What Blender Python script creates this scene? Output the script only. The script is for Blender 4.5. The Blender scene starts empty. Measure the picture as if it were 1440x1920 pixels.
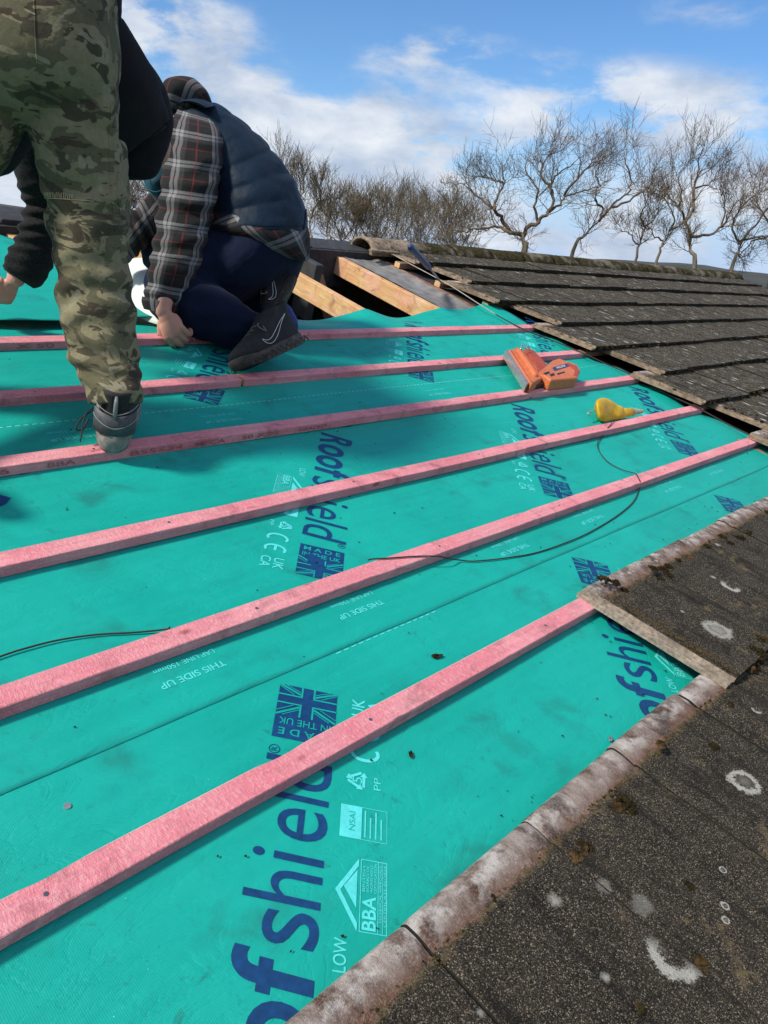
import bpy, bmesh, math, random
from mathutils import Vector, Matrix, noise
rnd = random.Random(7)
sin, cos, pi = math.sin, math.cos, math.pi
PIT = math.radians(15)
MR = Matrix.Rotation(PIT, 4, 'X')
H = 1.03                     # eye height above the roof plane
E1 = Vector((0.684587182, 0.184395065, -0.705222554))
HH = Vector((-0.724477524, 0.278901114, -0.630354255))
UP = Vector((0.080453142, 0.942450332, 0.324522207))
NR = Vector((0.265220349, 0.838152196, 0.476612068))
FPX = 1442.0
S = bpy.context.scene
COL = S.collection

def ray(u, v): return Vector(((u-720)/FPX, -(v-960)/FPX, -1.0))
CAMW = MR @ Vector((0, 0, H))
def camw(u, v, d):           # photo direction + distance -> world
    p = ray(u, v)*d
    return Vector((p.dot(E1), p.dot(HH), p.dot(UP))) + CAMW
MRI = MR.inverted()
def cr(u, v, d): return MRI @ camw(u, v, d)        # -> roof frame
def at(u, v, n=0.0):         # point on the plane n above the roof
    d = ray(u, v); k = (H-n)/(-(d.dot(NR)))
    return cr(u, v, k)
def dep(u, v, n=0.0):
    d = ray(u, v); return (H-n)/(-(d.dot(NR)))

# ------------------------------------------------------------------ objects
ORG = {}
def tag(o, label=None, cat=None, group=None, kind=None):
    if label: o['label'] = label
    if cat: o['category'] = cat
    if group: o['group'] = group
    if kind: o['kind'] = kind
    return o
def thing(name, org, label, cat, group=None, world=False):
    o = bpy.data.objects.new(name, None); COL.objects.link(o)
    o.empty_display_size = 0.05
    org = Vector(org)
    o.matrix_world = Matrix.Translation(org) if world else MR @ Matrix.Translation(org)
    ORG[o.name] = org
    return tag(o, label, cat, group)

class MB:
    def __init__(s): s.v = []; s.f = []; s.uv = None; s.m = []; s.cm = 0
    def add(s, vs, fs, uvs=None):
        b = len(s.v); s.v += [Vector(p) for p in vs]
        if uvs is not None or s.uv is not None:
            if s.uv is None: s.uv = [(0, 0)]*b
            s.uv += list(uvs) if uvs is not None else [(0, 0)]*len(vs)
        for f in fs: s.f.append([b+i for i in f]); s.m.append(s.cm)
        return s
    def box(s, x0, x1, y0, y1, z0, z1, M=None):
        vs = [Vector(p) for p in ((x0,y0,z0),(x1,y0,z0),(x1,y1,z0),(x0,y1,z0),(x0,y0,z1),(x1,y0,z1),(x1,y1,z1),(x0,y1,z1))]
        if M: vs = [M @ p for p in vs]
        return s.add(vs, [(0,3,2,1),(4,5,6,7),(0,1,5,4),(1,2,6,5),(2,3,7,6),(3,0,4,7)])
    def bevbox(s, x0, x1, y0, y1, z0, z1, b, M=None):
        bm = bmesh.new(); bmesh.ops.create_cube(bm, size=1)
        for p in bm.verts: p.co = Vector(((x0+x1)/2+p.co.x*(x1-x0), (y0+y1)/2+p.co.y*(y1-y0), (z0+z1)/2+p.co.z*(z1-z0)))
        bmesh.ops.bevel(bm, geom=bm.edges[:], offset=b, segments=2, affect='EDGES', profile=.5)
        bm.verts.index_update()
        s.add([(M @ p.co) if M else p.co.copy() for p in bm.verts], [[q.index for q in f.verts] for f in bm.faces]); bm.free()
        return s
    def tube(s, pts, rad, n=6, cap=True):
        pts = [Vector(p) for p in pts]
        if not hasattr(rad, '__len__'): rad = [rad]*len(pts)
        vs = []; fs = []; ref = Vector((0.3, 0.2, 1))
        pu = None
        for i, p in enumerate(pts):
            t = (pts[min(i+1, len(pts)-1)]-pts[max(i-1, 0)])
            if t.length < 1e-9: t = Vector((0, 0, 1))
            t.normalize()
            a = (pu if pu is not None else ref); a = a-t*a.dot(t)
            if a.length < 1e-4: a = Vector((1, 0, 0))-t*t.x
            a.normalize(); pu = a; b = t.cross(a)
            for k in range(n):
                w = 2*pi*k/n; vs.append(p+(a*cos(w)+b*sin(w))*rad[i])
        for i in range(len(pts)-1):
            for k in range(n):
                k2 = (k+1) % n; fs.append((i*n+k, i*n+k2, (i+1)*n+k2, (i+1)*n+k))
        if cap:
            fs.append(tuple(range(n-1, -1, -1))); fs.append(tuple((len(pts)-1)*n+k for k in range(n)))
        return s.add(vs, fs)
    def ball(s, c, r, seg=12, rings=8, M=None, nz=0, seed=0):
        c = Vector(c); r = Vector(r if hasattr(r, '__len__') else (r, r, r)); vs = []; fs = []
        for i in range(rings+1):
            th = pi*i/rings
            for k in range(seg):
                ph = 2*pi*k/seg
                d = Vector((sin(th)*cos(ph), sin(th)*sin(ph), cos(th)))
                q = Vector((d.x*r.x, d.y*r.y, d.z*r.z))
                if nz: q *= 1+nz*noise.noise(d*2.3+Vector((seed, seed*1.7, 0)))
                if M: q = M @ q
                vs.append(c+q)
        for i in range(rings):
            for k in range(seg):
                k2 = (k+1) % seg; fs.append((i*seg+k, (i+1)*seg+k, (i+1)*seg+k2, i*seg+k2))
        return s.add(vs, fs)
    def build(s, name, mat, parent=None, org=None, world=False, smooth=False, label=None, cat=None, group=None, kind=None):
        me = bpy.data.meshes.new(name)
        if parent is not None: O = ORG[parent.name]
        else: O = Vector(org) if org is not None else Vector((0, 0, 0))
        me.from_pydata([p-O for p in s.v], [], s.f)
        mats = mat if isinstance(mat, (list, tuple)) else [mat]
        for m in mats: me.materials.append(m)
        if len(mats) > 1: me.polygons.foreach_set('material_index', s.m)
        if s.uv is not None:
            l = me.uv_layers.new(name='UVMap')
            for i, lp in enumerate(me.loops): l.data[i].uv = s.uv[lp.vertex_index]
        if smooth: me.polygons.foreach_set('use_smooth', [True]*len(me.polygons))
        me.update()
        o = bpy.data.objects.new(name, me); COL.objects.link(o)
        ORG[o.name] = O
        if parent is not None: o.parent = parent
        else: o.matrix_world = Matrix.Translation(O) if world else MR @ Matrix.Translation(O)
        return tag(o, label, cat, group, kind)

def cr_spline(P, m):
    """Catmull-Rom through list of vectors (any tuple of Vectors/floats)"""
    out = []
    n = len(P)
    for i in range(n-1):
        p0, p1, p2, p3 = P[max(i-1, 0)], P[i], P[i+1], P[min(i+2, n-1)]
        for k in range(m):
            t = k/m
            out.append([0.5*((2*b)+(c-a)*t+(2*a-5*b+4*c-d)*t*t+(-a+3*b-3*c+d)*t**3) for a, b, c, d in zip(p0, p1, p2, p3)])
    out.append(list(P[-1]))
    return out
def curve(pts, m=6): return [q[0] for q in cr_spline([[Vector(p)] for p in pts], m)]

def loft(mb, secs, m=6, seg=36, wr=None, capa=True, capb=True, ex=2.0, uoff=0.0):
    """sections (u1,v1,u2,v2,depth,ratio): cross-section seen edge-on; returns roof-frame mesh"""
    P = []
    for q in secs:
        u1, v1, u2, v2, d = q[:5]; ra = q[5] if len(q) > 5 else 1.0
        a = cr(u1, v1, d); b = cr(u2, v2, d); c = (a+b)/2; X = (b-a)/2
        F = (c-Vector((0, 0, H))).normalized(); F = F-X.normalized()*F.dot(X.normalized()); F.normalize()
        P.append([c, X, F*X.length*ra])
    R = cr_spline(P, m)
    vs = []; fs = []; uv = []; L = 0; n = len(R)
    rad = sum((r[1].length+r[2].length)/2 for r in R)/n
    for i, (c, X, Y) in enumerate(R):
        if i: L += (c-R[i-1][0]).length
        T = (R[min(i+1, n-1)][0]-R[max(i-1, 0)][0]).normalized()
        for k in range(seg+1):
            a = 2*pi*k/seg+pi
            ca, sa = cos(a), sin(a)
            e = 2/ex
            p = c+X*(abs(ca)**e*(1 if ca > 0 else -1))+Y*(abs(sa)**e*(1 if sa > 0 else -1))
            if wr:
                nn = (p-c).normalized(); p = p+nn*wr(i/(n-1), (a-pi)/(2*pi), p, L)
            vs.append(p); uv.append((a*rad+uoff, L))
    w = seg+1
    # seam vertices coincide
    for i in range(n): vs[i*w+seg] = vs[i*w].copy()
    for i in range(n-1):
        for k in range(seg): fs.append((i*w+k, i*w+k+1, (i+1)*w+k+1, (i+1)*w+k))
    for flag, i in ((capa, 0), (capb, n-1)):
        if flag:
            c, X, Y = R[i]; vs.append(c.copy()); uv.append((0, L)); ci = len(vs)-1
            for k in range(seg): fs.append((ci, i*w+k, i*w+k+1) if i else (ci, i*w+k+1, i*w+k))
    mb.add(vs, fs, uv)
    return R

def remeshed(mb, voxel, smooth_it=3, disp=None):
    """union of closed shells -> one continuous surface (voxel remesh), returns new MB"""
    me = bpy.data.meshes.new('tmp'); me.from_pydata(mb.v, [], mb.f)
    o = bpy.data.objects.new('tmp', me); COL.objects.link(o)
    md = o.modifiers.new('w', 'WELD'); md.merge_threshold = 1e-5
    md = o.modifiers.new('r', 'REMESH'); md.mode = 'VOXEL'; md.voxel_size = voxel
    if smooth_it:
        md = o.modifiers.new('s', 'SMOOTH'); md.iterations = smooth_it; md.factor = .5
    dg = bpy.context.evaluated_depsgraph_get(); dg.update()
    ev = o.evaluated_get(dg); m2 = ev.to_mesh()
    out = MB(); vs = [v.co.copy() for v in m2.vertices]
    if disp: vs = [p+v.normal*disp(p, v.normal) for p, v in zip(vs, m2.vertices)]
    out.add(vs, [list(p.vertices) for p in m2.polygons])
    ev.to_mesh_clear(); bpy.data.objects.remove(o); bpy.data.meshes.remove(me)
    return out

# ------------------------------------------------------------------ materials
class NT:
    def __init__(s, name):
        s.m = bpy.data.materials.new(name); s.m.use_nodes = True
        s.t = s.m.node_tree; s.n = s.t.nodes; s.b = s.n['Principled BSDF']
    def new(s, ty, **kw):
        o = s.n.new(ty)
        for k, v in kw.items(): setattr(o, k, v)
        return o
    def link(s, a, b): s.t.links.new(a, b)
    def inp(s, node, name, val):
        k = node.inputs[name]
        if hasattr(val, 'node'): s.link(val, k)
        else: k.default_value = val
    def coord(s, kind='Object', scale=(1, 1, 1), loc=(0, 0, 0), rand=False):
        tc = s.new('ShaderNodeTexCoord'); mp = s.new('ShaderNodeMapping')
        mp.inputs['Scale'].default_value = scale; mp.inputs['Location'].default_value = loc
        src = tc.outputs[kind]
        if rand:
            oi = s.new('ShaderNodeObjectInfo'); va = s.new('ShaderNodeVectorMath', operation='ADD')
            ml = s.new('ShaderNodeMath', operation='MULTIPLY'); ml.inputs[1].default_value = 37
            s.link(oi.outputs['Random'], ml.inputs[0]); s.link(src, va.inputs[0]); s.link(ml.outputs[0], va.inputs[1]); src = va.outputs[0]
        s.link(src, mp.inputs['Vector']); return mp.outputs[0]
    def noise(s, vec, scale, detail=4, rough=.5, dist=0):
        o = s.new('ShaderNodeTexNoise'); s.link(vec, o.inputs['Vector'])
        o.inputs['Scale'].default_value = scale; o.inputs['Detail'].default_value = detail
        o.inputs['Roughness'].default_value = rough; o.inputs['Distortion'].default_value = dist
        return o.outputs['Fac']
    def vor(s, vec, scale, feat='F1', out='Distance', rnd_=1):
        o = s.new('ShaderNodeTexVoronoi', feature=feat); s.link(vec, o.inputs['Vector']); o.inputs['Scale'].default_value = scale
        o.inputs['Randomness'].default_value = rnd_
        return o.outputs[out]
    def ramp(s, fac, stops, interp='LINEAR'):
        o = s.new('ShaderNodeValToRGB'); s.link(fac, o.inputs[0]); o.color_ramp.interpolation = interp
        el = o.color_ramp.elements
        while len(el) < len(stops): el.new(.5)
        for e, (p, c) in zip(el, stops):
            e.position = p; e.color = (c, c, c, 1) if not hasattr(c, '__len__') else (*c, 1)
        return o.outputs[0]
    def mix(s, fac, a, b, mode='MIX'):
        o = s.new('ShaderNodeMix', data_type='RGBA', blend_type=mode)
        for i, v in ((0, fac), (6, a), (7, b)):
            if hasattr(v, 'node'): s.link(v, o.inputs[i])
            else: o.inputs[i].default_value = v if i == 0 else ((*v, 1) if len(v) == 3 else v)
        return o.outputs[2]
    def math(s, op, a, b=0.0, c=0.0, clamp=False):
        o = s.new('ShaderNodeMath', operation=op); o.use_clamp = clamp
        for i, v in enumerate((a, b, c)):
            if hasattr(v, 'node'): s.link(v, o.inputs[i])
            else: o.inputs[i].default_value = v
        return o.outputs[0]
    def bump(s, h, strength=.3, dist=.002, nrm=None):
        o = s.new('ShaderNodeBump'); s.link(h, o.inputs['Height']); o.inputs['Strength'].default_value = strength
        o.inputs['Distance'].default_value = dist
        if nrm: s.link(nrm, o.inputs['Normal'])
        return o.outputs[0]
    def out(s, col=None, rough=None, nrm=None, spec=None, metal=None, sheen=None):
        if col is not None: s.inp(s.b, 'Base Color', col if hasattr(col, 'node') else (*col, 1))
        if rough is not None: s.inp(s.b, 'Roughness', rough)
        if nrm is not None: s.link(nrm, s.b.inputs['Normal'])
        if spec is not None: s.b.inputs['Specular IOR Level'].default_value = spec
        if metal is not None: s.b.inputs['Metallic'].default_value = metal
        if sheen is not None: s.b.inputs['Sheen Weight'].default_value = sheen
        return s.m
def simple(name, col, rough=.6, nscale=60, var=.25, bump=.2, bd=.001, metal=0, spec=.4, detail=4):
    t = NT(name); c = t.coord(rand=False); n = t.noise(c, nscale, detail)
    n2 = t.noise(c, nscale*.13, 3)
    k = t.ramp(n, [(.25, 1-var), (.75, 1+var*.4)]); k2 = t.ramp(n2, [(.3, 1-var*.6), (.7, 1.05)])
    cc = t.mix(1, t.mix(1, (*col,), k, 'MULTIPLY'), k2, 'MULTIPLY')
    return t.out(cc, rough, t.bump(n, bump, bd), spec, metal)

def mat_membrane(name='membrane_green', base=(0.0, .345, .285)):
    t = NT(name); c = t.coord()
    big = t.noise(c, 2.2, 4, .55); med = t.noise(c, 9, 6, .6, .4); fine = t.noise(c, 140, 3)
    cs = t.coord(scale=(1, 7, 1)); strk = t.noise(cs, 6, 4, .5)
    col = t.mix(t.ramp(big, [(.3, 0), (.7, 1)]), [x*.9 for x in base], [base[0]+.004, base[1]*1.1, base[2]*1.12])
    col = t.mix(t.ramp(strk, [(.35, .0), (.75, .22)]), col, (.015, .50, .41))
    # dirt: smudges and specks
    sm = t.math('MULTIPLY', t.ramp(med, [(.50, 0), (.70, 1)]), t.ramp(t.noise(c, 3.1, 3, .6), [(.46, 0), (.62, 1)]))
    sc2 = t.math('MULTIPLY', t.ramp(t.noise(t.coord(loc=(7, 1, 2)), 34, 6, .75, .6), [(.57, 0), (.66, 1)]), t.ramp(t.noise(t.coord(loc=(1, 4, 2)), 4.5, 4, .6), [(.47, 0), (.60, 1)]))
    sm = t.math('MAXIMUM', sm, sc2)
    sm = t.math('MULTIPLY', sm, .62)
    col = t.mix(sm, col, (.012, .14, .125))
    sp = t.vor(c, 95); spn = t.noise(c, 17, 3)
    spk = t.math('MULTIPLY', t.ramp(sp, [(.05, 1), (.11, 0)]), t.ramp(spn, [(.56, 0), (.62, 1)]))
    col = t.mix(t.math('MULTIPLY', spk, .75), col, (.01, .07, .06))
    sp2 = t.vor(t.coord(loc=(3, 1, 0)), 60)
    col = t.mix(t.math('MULTIPLY', t.ramp(sp2, [(.03, 1), (.06, 0)]), t.ramp(t.noise(c, 11, 2), [(.58, 0), (.62, .8)])), col, (.3, .75, .7))
    # woven scrim
    w1 = t.new('ShaderNodeTexWave', bands_direction='Y'); t.link(c, w1.inputs['Vector']); w1.inputs['Scale'].default_value = 150
    w2 = t.new('ShaderNodeTexWave', bands_direction='X'); t.link(c, w2.inputs['Vector']); w2.inputs['Scale'].default_value = 110
    wv = t.math('ADD', t.math('MULTIPLY', w1.outputs['Fac'], .6), t.math('MULTIPLY', w2.outputs['Fac'], .4))
    col = t.mix(t.math('MULTIPLY', wv, .22), col, (.0, .22, .18))
    cr_ = t.noise(t.coord(scale=(1, 2.6, 1)), 4.2, 5, .6, .8); rid = t.math('ABSOLUTE', t.math('SUBTRACT', cr_, .5))
    nr = t.bump(t.noise(t.coord(scale=(1, 1.8, 1)), 7, 5, .55, .3), .55, .009)
    nr = t.bump(t.ramp(rid, [(0, 0), (.03, 1)]), .18, .003, nr)
    nr = t.bump(t.math('ADD', wv, fine), .3, .0008, nr)
    return t.out(col, .52, nr, .35)
M_MEM = mat_membrane()
M_MEMW = simple('membrane_underside', (.72, .80, .76), .6, 30, .08, .2)
M_NAVY = simple('navy_print', (.003, .052, .17), .5, 90, .35, .15)
M_PALE = simple('pale_print', (.09, .66, .66), .5, 160, .15, .02)
M_DASH = simple('dash_print', (.25, .75, .70), .5, 160, .2, .1)

def mat_batten(name, base, dirt=.5, ax=0):
    t = NT(name); c = t.coord(scale=(1, 14, 14) if ax == 0 else (14, 1, 14), rand=True); c1 = t.coord(rand=True)
    g = t.noise(c, 5, 6, .6, .6); f = t.noise(c1, 260, 3); b = t.noise(c1, 6, 3)
    g2 = t.noise(t.coord(scale=(1, 30, 30) if ax == 0 else (30, 1, 30), rand=True), 12, 4, .7)
    col = t.mix(t.ramp(g, [(.3, 0), (.7, 1)]), [x*.78 for x in base], [min(x*1.14+.015, .9) for x in base])
    col = t.mix(t.ramp(b, [(.35, 0), (.65, .8)]), col, (base[0]*.9, base[1]*.62, base[2]*.70))
    # saw fuzz: pale cross-grain flecks
    cf = t.coord(scale=(1, .45, 1), rand=True); fz = t.noise(cf, 210 if ax == 0 else 12, 3, .7)
    col = t.mix(t.math('MULTIPLY', t.ramp(fz, [(.5, 0), (.66, 1)]), .35), col, (.84, .56, .54))
    dn = t.noise(c1, 13, 5, .65, .8)
    col = t.mix(t.math('MULTIPLY', t.ramp(dn, [(.53, 0), (.72, 1)]), dirt), col, (.16, .06, .06))
    k = t.vor(t.coord(scale=(1, 1.9, 1.9) if ax == 0 else (1.9, 1, 1.9), rand=True), 5.5); kk = t.ramp(k, [(.045, 1), (.1, 0)])
    col = t.mix(t.math('MULTIPLY', kk, .7), col, (.22, .05, .045))
    rr = t.new('ShaderNodeTexWave', wave_type='RINGS'); rr.inputs['Scale'].default_value = 1
    nr = t.bump(t.math('ADD', t.math('MULTIPLY', g2, 1.0), t.math('MULTIPLY', fz, 1.3)), .9, .0022)
    return t.out(col, .8, nr, .2)
M_BAT = mat_batten('treated_batten_red', (.73, .295, .33))
M_CUT = mat_batten('raw_pine', (.62, .44, .20), .2)
M_OLD = mat_batten('old_timber', (.22, .15, .085), .7)
M_RAF = mat_batten('rafter_pine', (.66, .46, .21), .6, 1)
M_OLDR = mat_batten('old_rafter_timber', (.22, .135, .07), .7, 1)
M_STAMP = simple('batten_stamp', (.50, .175, .195), .8, 300, .6, .1)
M_ARR = simple('pale_arris', (.74, .50, .46), .85, 120, .35, .5, .002)  # paler colour for the far top edge of the red battens
M_NAIL = simple('steel_grey', (.35, .36, .37), .35, 200, .3, .2, metal=.9)
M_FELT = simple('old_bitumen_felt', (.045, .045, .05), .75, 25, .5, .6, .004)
M_FELTG = simple('grey_torn_felt', (.26, .255, .25), .6, 14, .5, .7, .008)

LICH = []   # (s, t, radius, ring) lichen rings on the near tiles, roof frame
for (u, v, r, ring, n_) in ((1345,1180,.040,1,.07),(1395,1467,.034,2,.06),(1370,1098,.030,3,.065),(1255,1803,.040,3,.055),
                       (1350,1012,.012,0,.07),(1352,1635,.007,2,.06),(1355,1705,.008,2,.06),(1355,1732,.007,2,.06),(1040,1690,.014,0,.055),
                       (1130,1665,.016,4,.055),(1200,1700,.020,4,.055),(1280,1145,.008,0,.065),(1130,1840,.009,0,.055),(1338,1080,.010,0,.065),
                       (1235,1045,.008,0,.065),(1420,1330,.013,3,.06),(900,1900,.008,0,.055)):
    p = at(u, v, n_); LICH.append((p.x, p.y, r, ring))
def mat_tile(name, near):
    t = NT(name)
    c = t.coord(); f = t.noise(c, 260 if near else 120, 4, .75); f2 = t.noise(c, 620 if near else 200, 2, .8)
    m = t.noise(c, 9, 6, .65, .3); b = t.noise(c, 2.7, 4, .6)
    base = t.mix(t.ramp(m, [(.3, 0), (.7, 1)]), (.012, .0115, .010), (.075, .064, .050))
    base = t.mix(t.ramp(b, [(.42, 0), (.68, .7)]), base, (.062, .052, .038) if near else (.06, .062, .052))
    if not near: base = t.mix(1, base, (.72, .74, .76), 'MULTIPLY')
    # exposed sand and grit
    g = t.ramp(f, [(.50, 0), (.64, 1)]); base = t.mix(t.math('MULTIPLY', g, .42), base, (.27, .20, .12))
    g2 = t.ramp(f2, [(.58, 0), (.66, 1)]); base = t.mix(t.math('MULTIPLY', g2, .7), base, (.62, .54, .42))
    base = t.mix(1, base, (.70, .70, .72), 'MULTIPLY') if near else base
    vc = t.new('ShaderNodeTexVoronoi'); t.link(c, vc.inputs['Vector']); vc.inputs['Scale'].default_value = 620 if near else 200
    sv = t.new('ShaderNodeSeparateColor'); t.link(vc.outputs['Color'], sv.inputs[0])
    base = t.mix(t.math('MULTIPLY', t.ramp(sv.outputs[0], [(.86, 0), (.92, 1)]), .50 if near else .30), base, (.50, .43, .32))
    base = t.mix(t.math('MULTIPLY', t.ramp(sv.outputs[1], [(.72, 0), (.80, 1)]), .75), base, (.008, .008, .007))
    gk = t.ramp(t.noise(t.coord(loc=(6, 6, 6)), 330 if near else 130, 3, .8), [(.52, 0), (.62, 1)]); base = t.mix(t.math('MULTIPLY', gk, .7), base, (.012, .011, .010))
    mp_ = t.ramp(t.noise(t.coord(loc=(3, 9, 1)), 16, 6, .72, .4), [(.56, 0), (.64, 1)]); base = t.mix(t.math('MULTIPLY', mp_, .65), base, (.014, .013, .010))
    # dark algae run marks down the slope
    cs = t.coord(scale=(9, 1.3, 1)); st = t.noise(cs, 3, 4, .6)
    base = t.mix(t.ramp(st, [(.52, 0), (.68, .75)]), base, (.012, .012, .011))
    # ochre crusty patches
    oc = t.ramp(t.noise(t.coord(loc=(5, 2, 0)), 12, 5, .7), [(.60, 0), (.70, .55)])
    base = t.mix(oc, base, (.24, .18, .09))
    if not near:
        w = t.vor(t.coord(scale=(1.6, .7, 1)), 10); wn = t.noise(c, 7, 4, .7)
        ws = t.math('MULTIPLY', t.ramp(t.math('ADD', w, t.math('MULTIPLY', t.noise(c, 50, 3), .25)), [(.22, 1), (.32, 0)]), t.ramp(wn, [(.43, 0), (.49, 1)]))
        base = t.mix(t.math('MULTIPLY', ws, .9), base, (.50, .49, .44))
        wq = t.ramp(t.noise(t.coord(scale=(3.2, 1, 1), loc=(2, 5, 0)), 11, 5, .75), [(.58, 0), (.64, 1)]); base = t.mix(t.math('MULTIPLY', wq, .6), base, (.33, .31, .26))
        gm = t.ramp(t.noise(t.coord(loc=(1, 7, 0)), 6, 5, .7), [(.60, 0), (.68, .7)])
        base = t.mix(gm, base, (.07, .065, .022))
    tc = t.new('ShaderNodeTexCoord'); uvx = t.new('ShaderNodeSeparateXYZ'); t.link(tc.outputs['UV'], uvx.inputs[0])
    hv = uvx.outputs[1]     # distance below the head (m) kept in UV.y
    edge = t.math('ADD', hv, t.math('MULTIPLY', t.math('SUBTRACT', t.noise(c, 20, 6, .75), .5), .055))
    band = t.ramp(t.math('MULTIPLY', edge, 10), [(.60, 1), (.66, 0)])
    cl = t.mix(t.ramp(t.noise(t.coord(scale=(3, 1, 1)), 9, 5, .6, .5), [(.35, 0), (.6, 1)]), (.10, .055, .038), (.40, .34, .31))
    cl = t.mix(t.ramp(t.noise(t.coord(scale=(1, 1, 1), loc=(2, 3, 0)), 19, 5, .7), [(.49, 0), (.60, .85)]), cl, (.60, .57, .54))
    cl = t.mix(t.ramp(t.math('MULTIPLY', hv, 10), [(.26, 0), (.60, .9)]), cl, (.15, .075, .048))
    cl = t.mix(t.math('MULTIPLY', t.ramp(t.noise(t.coord(loc=(9, 3, 0)), 14, 5, .7), [(.52, 0), (.62, 1)]), .7), cl, (.055, .045, .045))
    cl = t.mix(t.math('MULTIPLY', g, .4), cl, (.5, .40, .33))
    base = t.mix(band, base, cl)
    rim = t.ramp(t.math('MULTIPLY', edge, 10), [(.60, 0), (.645, 1), (.69, .8), (.76, 0)])
    rim = t.math('MULTIPLY', rim, t.ramp(t.noise(t.coord(loc=(8, 8, 8)), 60, 4, .8), [(.42, 0), (.58, 1)]))
    base = t.mix(t.math('MULTIPLY', rim, .8 if near else .3), base, (.17, .13, .065))
    if near:
        vor_w = t.noise(c, 38, 5, .7); vw2 = t.noise(t.coord(loc=(4, 4, 4)), 300, 3, .8)
        sx = t.new('ShaderNodeSeparateXYZ'); t.link(c, sx.inputs[0])
        tot = None
        for (s_, t_, r, ring) in LICH:
            dx = t.math('SUBTRACT', sx.outputs[0], s_); dy = t.math('SUBTRACT', sx.outputs[1], t_)
            d = t.math('SQRT', t.math('ADD', t.math('MULTIPLY', dx, dx), t.math('MULTIPLY', dy, dy)))
            d = t.math('ADD', t.math('DIVIDE', d, r), t.math('MULTIPLY', t.math('SUBTRACT', vor_w, .5), 1.1 if ring else 2.6))
            d = t.math('ADD', d, t.math('MULTIPLY', t.math('SUBTRACT', vw2, .5), .9))
            st_ = {0: [(.0, .85), (.2, .6), (.36, .3), (.5, 0)], 1: [(0, .75), (.2, .55), (.28, .3), (.32, .75), (.44, .85), (.5, 0)],
                   2: [(.0, .35), (.1, .3), (.26, 0), (.32, 1), (.45, 1), (.5, 0)], 3: [(.20, 0), (.28, 1), (.46, 1), (.5, 0)], 4: [(0, .35), (.3, .3), (.5, 0)]}[ring]
            k = t.ramp(t.math('MULTIPLY', d, .5), st_)
            if ring == 3:   # crescent: fade one side
                sd = t.math('ADD', t.math('MULTIPLY', t.math('DIVIDE', dx, r), -.8), t.math('MULTIPLY', t.math('DIVIDE', dy, r), -.2))
                k = t.math('MULTIPLY', k, t.ramp(t.math('ADD', t.math('MULTIPLY', sd, .4), .5), [(.38, 0), (.6, 1)]))
            tot = k if tot is None else t.math('MAXIMUM', tot, k)
        tot = t.math('MULTIPLY', tot, t.ramp(vw2, [(.3, .55), (.6, 1)]))
        base = t.mix(tot, base, (.50, .49, .44))
    hgt = t.math('ADD', t.math('ADD', t.math('MULTIPLY', f, 1.1), t.math('MULTIPLY', f2, .6)), t.math('MULTIPLY', m, 1.5))
    return t.out(base, .93, t.bump(hgt, 1.0, .0040), .12)
M_TILEN = mat_tile('near_concrete_tile', True)
M_TILEF = mat_tile('weathered_concrete_tile', False)
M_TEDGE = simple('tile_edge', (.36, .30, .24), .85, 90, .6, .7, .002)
M_TEDGEF = simple('tile_edge_weathered', (.33, .25, .18), .85, 40, .7, .7, .003)
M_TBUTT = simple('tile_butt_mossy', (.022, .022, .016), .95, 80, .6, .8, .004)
def mat_moss(name, cols, sc=90):
    t = NT(name); c = t.coord(); a = t.noise(c, sc, 5, .7); b = t.noise(c, sc*.15, 4, .6)
    col = t.mix(t.ramp(a, [(.35, 0), (.7, 1)]), cols[0], cols[1]); col = t.mix(t.ramp(b, [(.5, 0), (.64, 1)]), col, cols[2])
    return t.out(col, 1, t.bump(a, 1, .006), .05)
M_MOSS = mat_moss('dark_moss', ((.007, .007, .004), (.045, .034, .014), (.105, .066, .030)))
M_CRUST = mat_moss('golden_crust', ((.05, .035, .015), (.22, .155, .07), (.14, .10, .05)), 400)
M_MOSSR = mat_moss('ridge_moss', ((.016, .015, .009), (.085, .072, .032), (.16, .14, .11)), 45)
# ------------------------------------------------------------------ CAMERA + LIGHT
cam = bpy.data.cameras.new('camera'); co = bpy.data.objects.new('camera', cam); COL.objects.link(co)
cam.sensor_fit = 'VERTICAL'; cam.sensor_height = 36; cam.lens = FPX/1920*36; cam.clip_end = 3000; cam.clip_start = .02
R3 = Matrix((E1, HH, UP)); m4 = R3.to_4x4(); m4.translation = CAMW; co.matrix_world = m4
S.camera = co
SAZ, SEL = math.radians(-76), math.radians(46)
sd = Vector((sin(SAZ)*cos(SEL), cos(SAZ)*cos(SEL), sin(SEL)))
sl = bpy.data.lights.new('sun', 'SUN'); so = bpy.data.objects.new('sun', sl); COL.objects.link(so)
sl.energy = 3.6; sl.angle = math.radians(8); sl.color = (1, .92, .79)
so.rotation_euler = sd.to_track_quat('Z', 'Y').to_euler()
S.view_settings.view_transform = 'Standard'; S.view_settings.look = 'None'; S.view_settings.exposure = 0.45

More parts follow.
